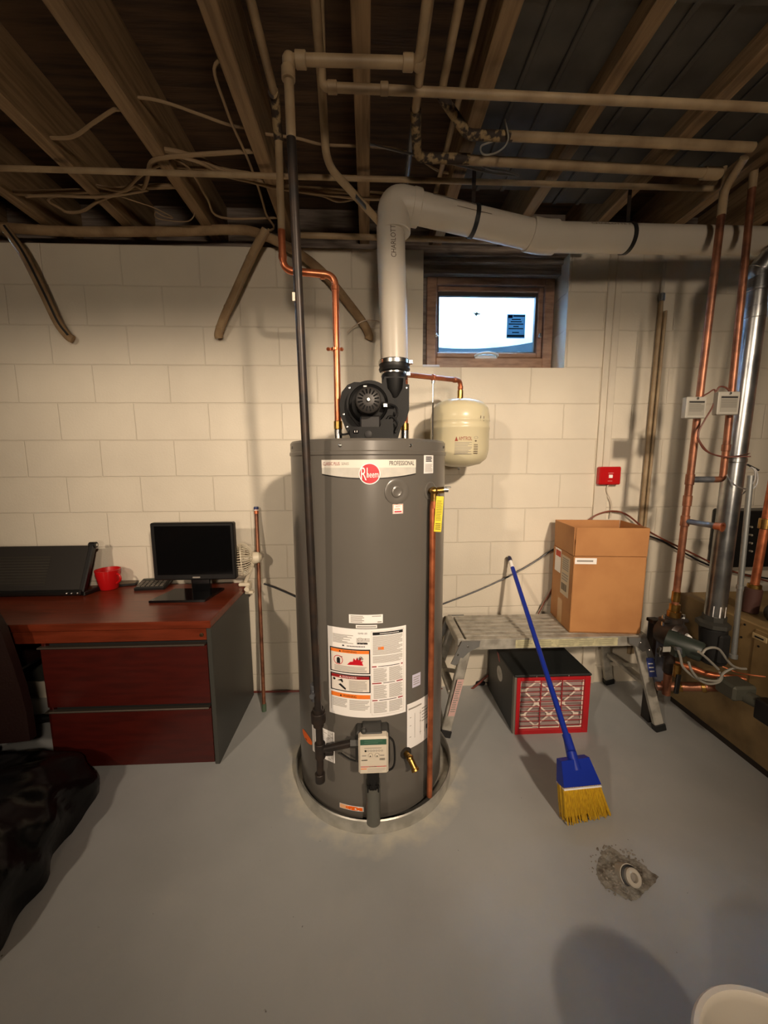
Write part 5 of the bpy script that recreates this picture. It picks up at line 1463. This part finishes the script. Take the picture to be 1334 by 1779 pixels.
def seg(xa, za, xb, zb, w=.010):
    m.bar((xa, ay0 + .0135, za), (xb, ay0 + .0135, zb), w, .0018, up=(0, 1, 0)) if False else m.bar((xa, ay0 + .0135, za), (xb, ay0 + .0135, zb), .0018, w, up=(V(xb - xa, 0, zb - za).cross(V(0, 1, 0))))
gx = [fx0_ + (fx1_ - fx0_) * t for t in (.07, .27, .48, .68, .90)]
gz = [fz0_ + (fz1_ - fz0_) * t for t in (.04, .27, .52, .78, .97)]
zig = [(0, 3), (1, 4), (2, 3), (3, 4), (4, 3)]
for a, b in (((0, 3), (1, 4)), ((1, 4), (2, 3)), ((2, 3), (3, 4)), ((3, 4), (4, 3)), ((0, 3), (1, 2)), ((1, 2), (2, 3)), ((2, 3), (3, 2)), ((3, 2), (4, 3)), ((0, 1), (1, 2)), ((1, 2), (2, 1)), ((2, 1), (3, 2)), ((3, 2), (4, 1)), ((0, 1), (1, 0)), ((1, 0), (2, 1)), ((2, 1), (3, 0)), ((3, 0), (4, 1))):
    seg(gx[a[0]], gz[a[1]], gx[b[0]], gz[b[1]], .008)
for i, j in ((0, 3), (1, 4), (2, 3), (3, 4), (4, 3), (1, 2), (3, 2), (0, 1), (2, 1), (4, 1), (1, 0), (3, 0)):
    m.box(gx[i] - .014, gx[i] + .014, ay0 + .0118, ay0 + .0148, gz[j] - .009, gz[j] + .009)
frame(m, fx0_, fx1_, fz0_, fz1_, fx0_ + .006, fx1_ - .006, fz0_ + .006, fz1_ - .006, ay0 + .0118, ay0 + .0146, 0)
m.build('card_lattice', sc, label='white cardboard lattice')
m = MB(mat('red_wire', (150, 40, 46), .4))
for i in range(10): z = fz0_ + (fz1_ - fz0_) * (i + .6) / 10; m.cyl((fx0_ - .008, ay0 + .0085, z), (fx1_ + .008, ay0 + .0085, z), .0022, 6)
for t in (.33, .66): x = fx0_ + (fx1_ - fx0_) * t; m.cyl((x, ay0 + .0105, fz0_ - .006), (x, ay0 + .0105, fz1_ + .006), .003, 6)
m.build('wire_guard', sc, label='red wire guard')
q = atx(868, 1170, ax0)
m = MB(mat('oval_badge', (190, 186, 178), .5)); m.lathe([(.042, 0), (.042, .0016), (0, .0018)], (ax0, q.y, q.z), (-1, 0, 0), 28); m.use(INKG); f = flat((ax0 - .002, q.y + .03, q.z - .02), (0, -.06, 0), (0, 0, .04), (-1, 0, 0), .0004); lines(m, f, .1, .2, .9, .8, 3, rnd, .4); m.build('side_badge', sc, label='pale round badge')
q = atx(866, 1135, ax0)
m = MB(REDF); f = flat((ax0 - .0006, q.y + .03, .28), (0, -.06, 0), (0, 0, .045), (-1, 0, 0), .0004); poly(m, f, [(0, 1), (.5, 1), (1, 0), (.7, 0)]); m.build('side_mark', sc)
m = MB(RUBBER); q = atz(834, 1190, .0); m.box(q.x - .03, q.x + .03, q.y - .015, q.y + .02, .001, .03, .008); m.tube(smooth_path([q + V(.025, 0, .02), q + V(.06, .0, .015), q + V(.09, .03, .02)]), .004, 8)
tag(m.build('power_adapter'), 'small black power plug on the floor left of the filter unit', 'plug')
# broom
A_ = at(991, 1300, -.87); E_ = at(884, 967, -.03)
dB = (E_ - A_).normalized()
broom = thing('broom', 'blue handled broom with yellow bristles leaning on the aluminium bench', 'broom', (A_.x, A_.y - .05, 0))
m = MB(BLUE); m.tube([A_, E_ - dB * .085], .0115, 16); m.build('handle', broom)
m = MB(WHITE); m.tube([E_ - dB * .085, E_ - dB * .035], .0108, 16); m.build('handle_band', broom, label='white band near the handle end')
m = MB(mat('navy_plastic', (24, 26, 70), .35)); m.tube([E_ - dB * .036, E_ - dB * .008, E_], [.0125, .0125, .007], 16); m.build('hang_cap', broom)
hl, hr = at(971, 1320, -.90), at(1020, 1313, -.875)
tl, tr = at(971, 1320, -.885), at(1019, 1313, -.865)
bl, br_ = at(973, 1364, -.915), at(1037, 1358, -.89)
el, er = atz(978, 1428, .004), atz(1056, 1411, .004)
def slab(mb, quad4, th, nn, sub=1):
    a, b, c, d = quad4
    n = (b - a).cross(d - a).normalized()
    vs = [a + n * th / 2, b + n * th / 2, c + n * nn / 2, d + n * nn / 2, a - n * th / 2, b - n * th / 2, c - n * nn / 2, d - n * nn / 2]
    mb.add(vs, [(0, 1, 2, 3), (7, 6, 5, 4), (0, 4, 5, 1), (1, 5, 6, 2), (2, 6, 7, 3), (3, 7, 4, 0)])
m = MB(BLUE); slab(m, (tl, tr, br_, bl), .03, .046); m.tube([(tl + tr) / 2 * .6 + (bl + br_) / 2 * .4, A_ + dB * .03], [.024, .0165], 16); m.tube([A_ - dB * .01, A_ + dB * .05], .0165, 16)
m.build('head_cap', broom)
m = MB(WHITE); k = .04; slab(m, (bl, br_, br_ + (er - br_) * k, bl + (el - bl) * k), .047, .047); m.build('head_trim', broom)
m = MB(BRISTLE); rb = random.Random(5)
nb = (br_ - bl).cross(el - bl).normalized()
for i in range(34):
    for j in range(5):
        t = (i + rb.uniform(.1, .9)) / 34; o_ = (j - 2) * .0085
        a = bl + (br_ - bl) * t + nb * o_; b = el + (er - el) * min(max(t * 1.0 + rb.uniform(-.01, .01), 0), 1) + nb * o_ * 1.2; b.z = max(.002, b.z + rb.uniform(-.002, .012))
        m.tube([a, a * .5 + b * .5 + nb * .002, b], [.003, .0034, .0022], 5)
m.use(BRISTLE); slab(m, (bl, br_, br_ + (er - br_) * .8, bl + (el - bl) * .8), .036, .034)
m.build('bristles', broom)

# floor drain stub and broken concrete
dq = atz(1095, 1532, .0)
stub = thing('drain_stub', 'white plastic pipe stub sticking out of broken concrete in the floor', 'pipe', dq)
dd = V(.05, -.62, .62).normalized()
m = MB(PVC); st = dq + V(0, .03, -.012)
m.lathe([(.034, -.03), (.034, .035), (.028, .035), (.028, .02), (0, .02)], st, dd, 28); m.build('collar', stub)
m = MB(RUBBER); m.lathe([(.029, .034), (.0315, .036), (.0315, .041), (.026, .042), (.026, .034)], st, dd, 28); m.build('seal_ring', stub)
m = MB(PVC); m.lathe([(.0255, .03), (.0255, .056), (.022, .059), (.013, .059), (.011, .05), (.011, .035)], st, dd, 28); m.use(INKG); m.lathe([(.011, .046), (0, .046)], st, dd, 20); m.build('inner_plug', stub)
rb = random.Random(21)
m = MB(CLAY)
for i in range(300):
    a = rb.uniform(0, 2 * math.pi); r = rb.random() ** .7
    pq = atz(1088 - 14 * r + 52 * r * math.cos(a), 1516 - 4 * r + 44 * r * math.sin(a) + 10 * r * math.cos(a), 0)
    x, y = pq.x, pq.y
    if (x - dq.x) ** 2 + (y - dq.y) ** 2 < .0014: continue
    s = rb.uniform(.0015, .006) * (1.2 - .5 * r)
    m.sphere((x, y, s * .35), s, 6, (1, rb.uniform(.6, 1.2), rb.uniform(.4, .9)))
o = tag(m.build('concrete_rubble', sharp=10), 'crumbled concrete bits round the white drain stub', 'rubble'); o['kind'] = 'stuff'
m = MB(mat('dirty_patch', (152, 148, 138), .95, c2=(96, 88, 78), vscale=30, bump=1.0, bscale=45, detail=8))
outline = [(1040, 1490), (1058, 1471), (1085, 1489), (1112, 1498), (1130, 1514), (1144, 1527), (1125, 1546), (1110, 1563), (1090, 1564), (1070, 1551), (1045, 1537), (1035, 1512)]
ring = [atz(x, y, 0) for x, y in outline]
ring = smooth_path(ring + ring[:1], 5)[:-1]
pts = [(p.x + rb.uniform(-.0035, .0035), p.y + rb.uniform(-.0035, .0035)) for p in ring]
m.add([(x, y, .0015) for x, y in pts] + [(sum(p[0] for p in pts) / len(pts), sum(p[1] for p in pts) / len(pts), .004)], [(k, (k + 1) % len(pts), len(pts)) for k in range(len(pts))])
o = m.build('floor_patch'); tag(o, 'rough dirty patch of chipped floor round the drain stub', 'floor patch'); o['kind'] = 'structure'
# bucket
bk = V(.712, -1.765, 0); bR, bH = .145, .36
buck = thing('bucket', 'cream plastic bucket cut off by the bottom right corner', 'bucket', bk)
m = MB(BUCKET); m.lathe([(0, .002), (bR * .84, .002), (bR * .86, .008), (bR * .97, bH - .03), (bR + .006, bH - .028), (bR + .010, bH - .006), (bR + .006, bH), (bR - .002, bH), (bR - .006, bH - .006), (bR - .006, bH - .02), (bR * .83, .012), (0, .012)], bk, seg=64); m.build('pail', buck)
m = MB(STEEL); m.tube([bk + V((bR + .012) * math.cos(a), -(bR + .012) * .0 - .12 * math.sin(a) - .0, bH - .04 - .07 * math.sin(a)) if False else bk + V((bR + .012) * math.cos(a), -(bR + .02) * math.sin(a), bH - .035 - .03 * math.sin(a)) for a in [math.pi * k / 24 for k in range(25)]], .002, 6); m.build('bail_handle', buck)

# ================================================================== BOILER CORNER
BX, BT = 1.765, .665
boil = thing('boiler', 'low tan steel boiler cabinet at the right edge', 'boiler', (2.15, -.7, 0))
m = MB(TAN); m.box(BX, 2.55, -1.45, -.205, .03, BT, .006); m.build('cabinet', boil)
m = MB(mat('dark_plinth', (40, 32, 26), .7)); m.box(BX + .006, 2.54, -1.44, -.21, .0, .032); m.build('plinth', boil)
m = MB(TAN); m.box(BX - .004, BX + .002, -1.40, -.64, .33, BT - .02, .002); pn = m.build('access_panel', boil)
q = atx(1320, 1108, BX)
m = MB(mat('latch_cream', (190, 168, 124), .5)); m.box(BX - .006, BX - .002, q.y - .035, q.y + .03, q.z - .012, q.z + .014, .002); m.use(INK); m.box(BX - .0075, BX - .005, q.y - .022, q.y + .018, q.z - .004, q.z + .004, .001); m.build('vent_latch', pn)
for px, py in ((1294, 1085), (1288, 1107), (1318, 1123)):
    q = atx(px, py, BX - .003); m = MB(INK); m.lathe([(.005, 0), (.005, .003), (0, .004)], q, (-1, 0, 0), 10); m.build('screw', boil)
# supply riser with pump
R1 = .0148
r_t = at(1258, 330, -.53); r_b = at(1171, 1062, -.53)
ris = thing('copper_riser', 'left copper riser with a grey sensor box, rising from the boiler pump', 'pipe', r_b, 'copper heating risers')
def alongp(a, b, py):
    lo, hi = 0.0, 1.0
    for _ in range(40):
        t = (lo + hi) / 2; P = a + (b - a) * t; v = P - EYE
        y = H_PX / 2 - F_PX * v.dot(UPV) / v.dot(FWD)
        if y < py: lo = t
        else: hi = t
    return a + (b - a) * lo
m = MB(COPPER_D); m.tube([r_t, r_b], R1, 18); dr = (r_b - r_t).normalized()
for py in (833, 905, 870): collar(m, alongp(r_t, r_b, py), dr, R1 + .003, .05)
m.build('riser_tube', ris)
m = MB(PAINTPIPE); e_ = alongp(r_t, r_b, 375); m.tube([r_t, e_], R1 + .001, 16); m.tube(fillet([e_ - dr * .02, r_t, r_t + V(-.02, -.1, .05)], .03), R1 + .001, 14); m.build('painted_top', ris)
m = MB(BRASS); collar(m, r_b - dr * .02, dr, R1 + .008, .035); collar(m, r_b - dr * .075, dr, R1 + .003, .05); collar(m, r_b + dr * .012, dr, R1 + .014, .03); m.build('brass_coupling', ris)
s_t = at(1313, 262, -.53); s_e = at(1255, 833, -.54); s_k = at(1262, 770, -.54)
ris2 = thing('copper_riser', 'right copper riser, elbowed across into the left riser below its grey sensor box', 'pipe', s_e, 'copper heating risers')
j1 = alongp(r_t, r_b, 833)
m = MB(COPPER_D); m.tube(fillet([s_t, s_k, V(s_e.x, s_e.y, s_e.z), s_e + (j1 - s_e).normalized() * .045], .03, 6), R1 - .001, 18); collar(m, s_k - V(0, 0, .02), (0, 0, 1), R1 + .002, .03); m.build('riser_tube', ris2)
m = MB(SOLDER); m.tube([s_e + (j1 - s_e).normalized() * .04, j1], R1 - .001, 16); m.build('cross_link', ris2, label='grey soldered cross link')
m = MB(PAINTPIPE); e2 = s_t + (s_k - s_t) * .12; m.tube([s_t, e2], R1, 16); m.build('painted_top', ris2)
j2 = alongp(r_t, r_b, 905); o2 = at(1250, 915, -.66)
stb = thing('pipe_stub', 'short grey soldered stub with an open copper end off the left riser', 'pipe', j2)
m = MB(SOLDER); m.tube([j2, o2 - (o2 - j2) * .12], R1 - .002, 16); m.build('stub_tube', stb)
m = MB(COPPER); m.lathe([(R1 + .001, 0), (R1 + .002, .02), (R1 + .006, .03), (R1 - .003, .03), (R1 - .003, 0)], o2 - (o2 - j2) * .13, o2 - j2, 18, closed=True); m.build('open_end', stb)
for lb, r_, cpy, parent, (x0, y0, x1, y1), Y in (('left', None, 708, ris, (1190, 690, 1221, 727), -.565), ('right', None, 700, ris2, (1245, 681, 1278, 721), -.575)):
    a, b = at(x0, y0, Y), at(x1, y1, Y)
    t = thing('sensor_box', 'grey sensor box strapped to the %s copper riser' % lb, 'control box', ((a.x + b.x) / 2, Y, b.z), 'grey sensor boxes on the risers')
    m = MB(mat('grey_box', (168, 164, 154), .5, .2)); m.box(a.x, b.x, Y - .012, Y + .016, b.z, a.z, .003); m.build('case', t)
    f = flat((a.x, Y - .0126, b.z), (b.x - a.x, 0, 0), (0, 0, a.z - b.z), (0, -1, 0), 0)
    m = MB(mat('box_label', (138, 134, 124), .6)); rect(m, f, .1, .12, .9, .82); m.use(INK); rect(m, lay(f, .0006), .12, .72, .88, .79); m.use(mat('box_print', (108, 104, 96), .6)); lines(m, lay(f, .0006), .14, .3, .86, .68, 6, rnd, .45); m.build('box_label', t)
    m = MB(STEEL); m.lathe([(.005, 0), (.005, .004), (0, .005)], f(.5, .92), (0, -1, 0), 10); m.build('cover_screw', t)
# wiring between the boxes
m = MB(mat('brown_wire', (96, 52, 40), .5))
w1 = [at(1218, 690, -.56), at(1230, 683, -.56), at(1241, 677, -.56), at(1242, 690, -.56), at(1237, 708, -.565), at(1225, 728, -.57), at(1213, 752, -.57), at(1215, 766, -.57), at(1230, 785, -.565), at(1250, 792, -.56), at(1275, 793, -.50), at(1302, 788, -.6)]
m.tube(smooth_path(w1, 5), .0032, 8); m.tube(smooth_path([at(1244, 680, -.56), at(1250, 672, -.56), at(1260, 673, -.56), at(1268, 680, -.56)], 5), .0035, 8)
m.tube(smooth_path([at(1211, 760, -.57), at(1222, 780, -.57), at(1240, 790, -.565), at(1262, 794, -.565), at(1304, 793, -.6)], 5), .0028, 8)
tag(m.build('sensor_wire'), 'brown wire linking the two grey sensor boxes and crossing the flue', 'wire')
# flue
fl_t = at(1319, 470, -.47); fl_b = at(1240, 1078, -.47)
FR = .043
flue = thing('flue_pipe', 'shiny galvanised flue pipe at the right edge bending away at the top', 'pipe', fl_b)
df = (fl_b - fl_t).normalized()
m = MB(STEEL if False else mat('flue_metal', (176, 178, 178), .28, .95, c2=(132, 134, 136), vscale=10, detail=6))
m.tube([fl_t, fl_b], FR, 28); collar(m, alongp(fl_t, fl_b, 545), df, FR + .003, .05); collar(m, alongp(fl_t, fl_b, 505), df, FR + .005, .015); collar(m, alongp(fl_t, fl_b, 800), df, FR + .0025, .02); m.build('flue_tube', flue)
m = MB(mat('flue_metal', (0, 0, 0))); el_ = [fl_t + df * .03, fl_t, fl_t + V(.045, -.03, .06), fl_t + V(.12, -.06, .09), fl_t + V(.5, -.15, .12)]
m.tube(smooth_path(el_, 3), FR + .003, 28); sp = smooth_path(el_, 3)
for i in (3, 5, 7, 9): collar(m, sp[i], sp[i + 1] - sp[i], FR + .005, .008)
m.build('flue_elbow', flue)
m = MB(WHITE); f = around(fl_b - df * .03, -df, FR, V(-.3, -1, 0)); 
vs_ = [f(0, -.028), f(0, .0), f(0, .028), f(.055, .028), f(.055, 0), f(.055, -.028)]; m.add(vs_, [(0, 1, 4, 5), (1, 2, 3, 4)]); m.build('flue_label', flue)
m = MB(mat('dark_bracket', (70, 70, 66), .5, .4)); m.lathe([(FR + .03, .0), (FR + .03, .02), (FR + .006, .03), (FR + .006, .055), (FR, .055), (FR, 0)], fl_b - V(0, 0, .025), (0, 0, 1), 8, closed=True); m.build('base_flange', flue)
m = MB(BLACKM); m.cyl((fl_b.x, fl_b.y, fl_b.z - .025), (fl_b.x + .02, fl_b.y, fl_b.z - .22), .058, 24, .01); m.box(fl_b.x - .02, BX - .001, fl_b.y - .07, fl_b.y + .06, fl_b.z - .20, fl_b.z - .05, .01); m.build('draft_inducer', flue, label='matt black inducer box below the flue')
# grey rod conduit
c_t = at(1304, 826, -.70); c_b2 = at(1274, 1140, -.72)
m = MB(mat('emt_conduit', (140, 142, 140), .45, .7)); m.tube([c_t, c_b2], .0105, 14); collar(m, c_b2, c_b2 - c_t, .015, .02); collar(m, alongp(c_t, c_b2, 1020), c_b2 - c_t, .013, .02)
tag(m.build('conduit_rod'), 'thin grey conduit standing in front of the flue', 'conduit')
m = MB(WIREG); m.tube(smooth_path([at(1300, 808, -.68), at(1312, 816, -.7), at(1316, 830, -.7), at(1312, 845, -.7), at(1298, 850, -.68), at(1275, 842, -.6), at(1262, 825, -.55), at(1258, 812, -.5)], 5), .003, 8); m.tube(smooth_path([at(1300, 816, -.69), at(1306, 812, -.7), at(1312, 822, -.71), at(1308, 840, -.71), at(1290, 858, -.66)], 5), .003, 8); m.use(INK); m.tube([at(1298, 807, -.69), at(1318, 817, -.7)], .004, 8)
tag(m.build('flue_wire'), 'grey wires looped at the top of the thin conduit by the flue', 'wire')
# circulator pump
pc = at(1168, 1098, -.54)
pump = thing('circulator_pump', 'dark green circulator pump below the left copper riser', 'pump', (pc.x, pc.y, .30))
m = MB(IRON); 
pf = r_b + V(0, 0, -.03)
m.bar(pf + V(-.06, 0, -.012), pf + V(.06, 0, -.012), .05, .018, up=(0, 0, 1), bev=.005); m.lathe([(0, -.02), (.04, -.02), (.04, .0), (.026, .005), (.026, .03), (0, .03)], pf, (0, 0, 1), 20)
m.tube([pf - V(0, 0, .02), pf - V(.0, 0, .14)], .035, 18); m.lathe([(0, -.05), (.06, -.05), (.065, -.03), (.065, .03), (.05, .045), (0, .045)], pf - V(0, -.0, .085), V(.25, -.9, 0), 24)
m.box(pf.x - .055, pf.x + .055, pf.y - .02, pf.y + .02, pf.z - .19, pf.z - .165, .004); m.cyl(pf - V(0, 0, .15), pf - V(0, 0, .28), .024, 16); m.build('volute', pump)
mo = at(1180, 1118, -.60); md = V(.52, -.62, -.12).normalized()
m = MB(mat('pump_green', (40, 48, 42), .45)); m.lathe([(0, -.02), (.048, -.02), (.048, .02), (.045, .02), (.045, .11), (.04, .118), (0, .118)], mo - md * .03, md, 26); m.box(mo.x - .055, mo.x - .005, mo.y - .05, mo.y - .005, mo.z - .045, mo.z + .005, .006); m.build('pump_motor', pump)
m = MB(mat('label_silver', (150, 148, 140), .4)); q = at(1158, 1128, -.645); m.box(q.x - .018, q.x + .018, q.y - .001, q.y + .001, q.z - .012, q.z + .012); m.build('rating_plate', pump)
m = MB(STEEL)
for dx in (-.05, .05): m.cyl(pf + V(dx, 0, -.04), pf + V(dx, 0, .012), .007, 6); m.cyl(pf + V(dx, 0, -.2), pf + V(dx, 0, -.15), .007, 6)
m.build('flange_bolt', pump)
m = MB(WHITE); q = at(1195, 1110, -.58); 
m.tube([q + V(-.01, 0, .02), q + V(.006, -.004, .008), q + V(.008, -.004, -.02)], .009, 8); m.build('paper_tag', pump)
# grey flat box and bar left of the pump
g0, g1 = at(1133, 1080, -.38), at(1156, 1185, -.38)
m = MB(mat('blue_grey_paint', (84, 86, 96), .5)); m.box(g0.x + .02, g1.x + .02, -.40, -.32, g1.z, g0.z, .006); m.use(IRON); m.box(g0.x - .004, g0.x + .018, -.40, -.36, g1.z + .03, g0.z + .01, .003); m.box(g0.x - .02, g0.x + .03, -.41, -.36, g0.z - .0, g0.z + .018, .003); m.box(g0.x + .02, g0.x + .06, -.39, -.33, .0, g1.z + .01, .003)
tag(m.build('aquastat'), 'tall blue grey control housing between the bench and the boiler pump', 'control box')
# pipework below the pump
m = MB(COPPER_D)
y1_ = -.50
zl_ = at(1175, 1175, -.5).z
m.tube([V(pf.x, pf.y, pf.z - .29), V(pf.x, pf.y, .26)], .018, 16)
a, b = at(1140, 1192, -.50), at(1240, 1196, -.62)
m.tube([a, V(BX + .01, b.y, b.z)], .021, 16)
for t in (.1, .28, .55, .8): 
    q = a + (V(BX, b.y, b.z) - a) * t; m.use(BRASS if t > .2 else COPPER); collar(m, q, b - a, .0265, .018)
m.use(COPPER); m.tube(fillet([at(1160, 1150, -.46), at(1200, 1160, -.52), at(1230, 1172, -.56), at(1300, 1180, -.62)], .03), .014, 14)
tag(m.build('return_pipe'), 'low copper return pipes running from the pump into the boiler', 'pipe')
vv = thing('ball_valve', 'small black handled valve hanging below the pump', 'valve', at(1176, 1170, -.61))
m = MB(BRASS); q = at(1176, 1165, -.60); m.cyl(q + V(0, 0, .03), q - V(0, 0, .03), .016, 12, .002); m.build('valve_body', vv)
m = MB(BLACKP); q2 = at(1174, 1205, -.62); m.bar(q + V(0, -.012, -.01), q2, .022, .014, bev=.004); m.build('lever', vv)
# flexible conduits
m = MB(ALUCOND)
paths = [[(1178, 1130), (1182, 1142), (1186, 1158), (1200, 1172), (1212, 1180)], [(1196, 1150), (1202, 1166), (1216, 1182), (1232, 1188), (1248, 1185), (1254, 1176), (1250, 1168)], [(1214, 1178), (1230, 1182), (1248, 1182), (1256, 1170), (1270, 1162), (1282, 1160)], [(1220, 1135), (1226, 1128), (1238, 1125), (1250, 1129), (1262, 1145), (1272, 1156), (1284, 1161), (1296, 1162)], [(1213, 1132), (1226, 1142), (1240, 1155), (1248, 1163)]]
for k, pp in enumerate(paths):
    mm = MB(ALUCOND); mm.tube(smooth_path([at(x, y, -.66 - .012 * k) for x, y in pp], 6), .0052, 8); 
    tag(mm.build('flexible_conduit'), ['grey flexible conduit dropping from the pump motor', 'grey flexible conduit looping lowest below the pump', 'grey flexible conduit rising right towards the boiler', 'arched grey flexible conduit in front of the black inducer box', 'short straight grey flexible conduit right of the pump motor'][k], 'conduit', 'flexible conduits at the boiler')
m = MB(SOLDER); q = at(1180, 1131, -.65); m.tube(fillet([q + V(-.02, 0, .012), q + V(.0, 0, .012), q + V(.004, 0, -.012)], .01), .009, 10)
tag(m.build('conduit_elbow'), 'cast conduit elbow on the pump motor', 'fitting')
# gas valve and burner at the boiler front
gv0 = at(1262, 1185, -.66)
gt = thing('gas_train', 'dull grey gas valve and piping on the lower left side of the boiler', 'valve', (gv0.x, gv0.y, .0))
m = MB(mat('cast_grey', (84, 84, 74), .55, .3)); m.tube([at(1252, 1186, -.62), at(1300, 1212, -.72), at(1320, 1222, -.76)], .028, 14); m.box(gv0.x - .02, gv0.x + .09, -.72, -.62, gv0.z - .06, gv0.z + .01, .01); m.build('valve_body', gt)
q = at(1326, 1232, -.78)
m = MB(BLACKP); m.box(q.x - .025, q.x + .03, -.84, -.76, q.z - .05, q.z + .045, .006); m.use(GALV); m.box(q.x - .012, q.x + .028, -.846, -.839, q.z - .045, q.z + .03, .004); m.build('igniter_box', gt)
m = MB(COPPER); m.tube(smooth_path([at(1255, 1158, -.6), at(1280, 1168, -.64), at(1300, 1172, -.68), at(1330, 1176, -.72)], 5), .0035, 8); m.build('pilot_tube', gt)
# far right copper line
q0, q1 = at(1340, 850, -.50), at(1310, 1020, -.50)
fr = thing('boiler_supply_pipe', 'copper supply pipe with brass union at the right edge above the boiler', 'pipe', (q1.x, -.5, BT))
m = MB(COPPER); m.tube([q0 + (q0 - q1) * 2.2, q1], .0175, 16); m.build('tube', fr)
dq_ = (q0 - q1).normalized()
m = MB(BRASS); collar(m, alongp(q0, q1, 910), dq_, .026, .05); m.build('union', fr); m = MB(BRASS); collar(m, alongp(q0, q1, 1026), dq_, .028, .03); m.build('lower_union', fr)
m = MB(mat('rusty_iron', (74, 44, 36), .7)); m.cyl(q1 - dq_ * .005, V(q1.x - .01, -.5, BT + .001), .034, 18, .004); m.build('iron_elbow', fr)
g = at(1345, 1080, -.62); g.z = max(g.z, BT + .045)
m = MB(BLACKP); m.lathe([(0, 0), (.045, 0), (.045, .03), (.04, .032), (0, .032)], g, V(-.35, -.93, .1), 24); m.use(WHITE); m.lathe([(0, .0335), (.037, .0335), (.037, .0325)], g, V(-.35, -.93, .1), 24); m.use(IRON); m.cyl(g + V(0, .02, -.04), V(g.x, g.y + .02, BT + .001), .012, 10)
tag(m.build('pressure_gauge'), 'round gauge on top of the tan boiler at the right edge', 'gauge')
# black box on the second boiler behind
k0, k1 = at(1275, 888, -.14), at(1352, 985, -.14)
jb = thing('junction_panel', 'black control panel on the wall behind the flue at the right edge', 'control box', ((k0.x + k1.x) / 2, -.08, k1.z))
m = MB(BLACKP); m.box(k0.x, k1.x + .1, -.14, -.001, k1.z, k0.z, .008); m.build('case', jb)
for i in range(4):
    q = at(1302, 915 + i * 14, -.14); m = MB(mat('terminal', (150, 144, 130), .5)); m.cyl((q.x, -.14, q.z), (q.x, -.155, q.z), .006, 10); m.build('terminal', jb)
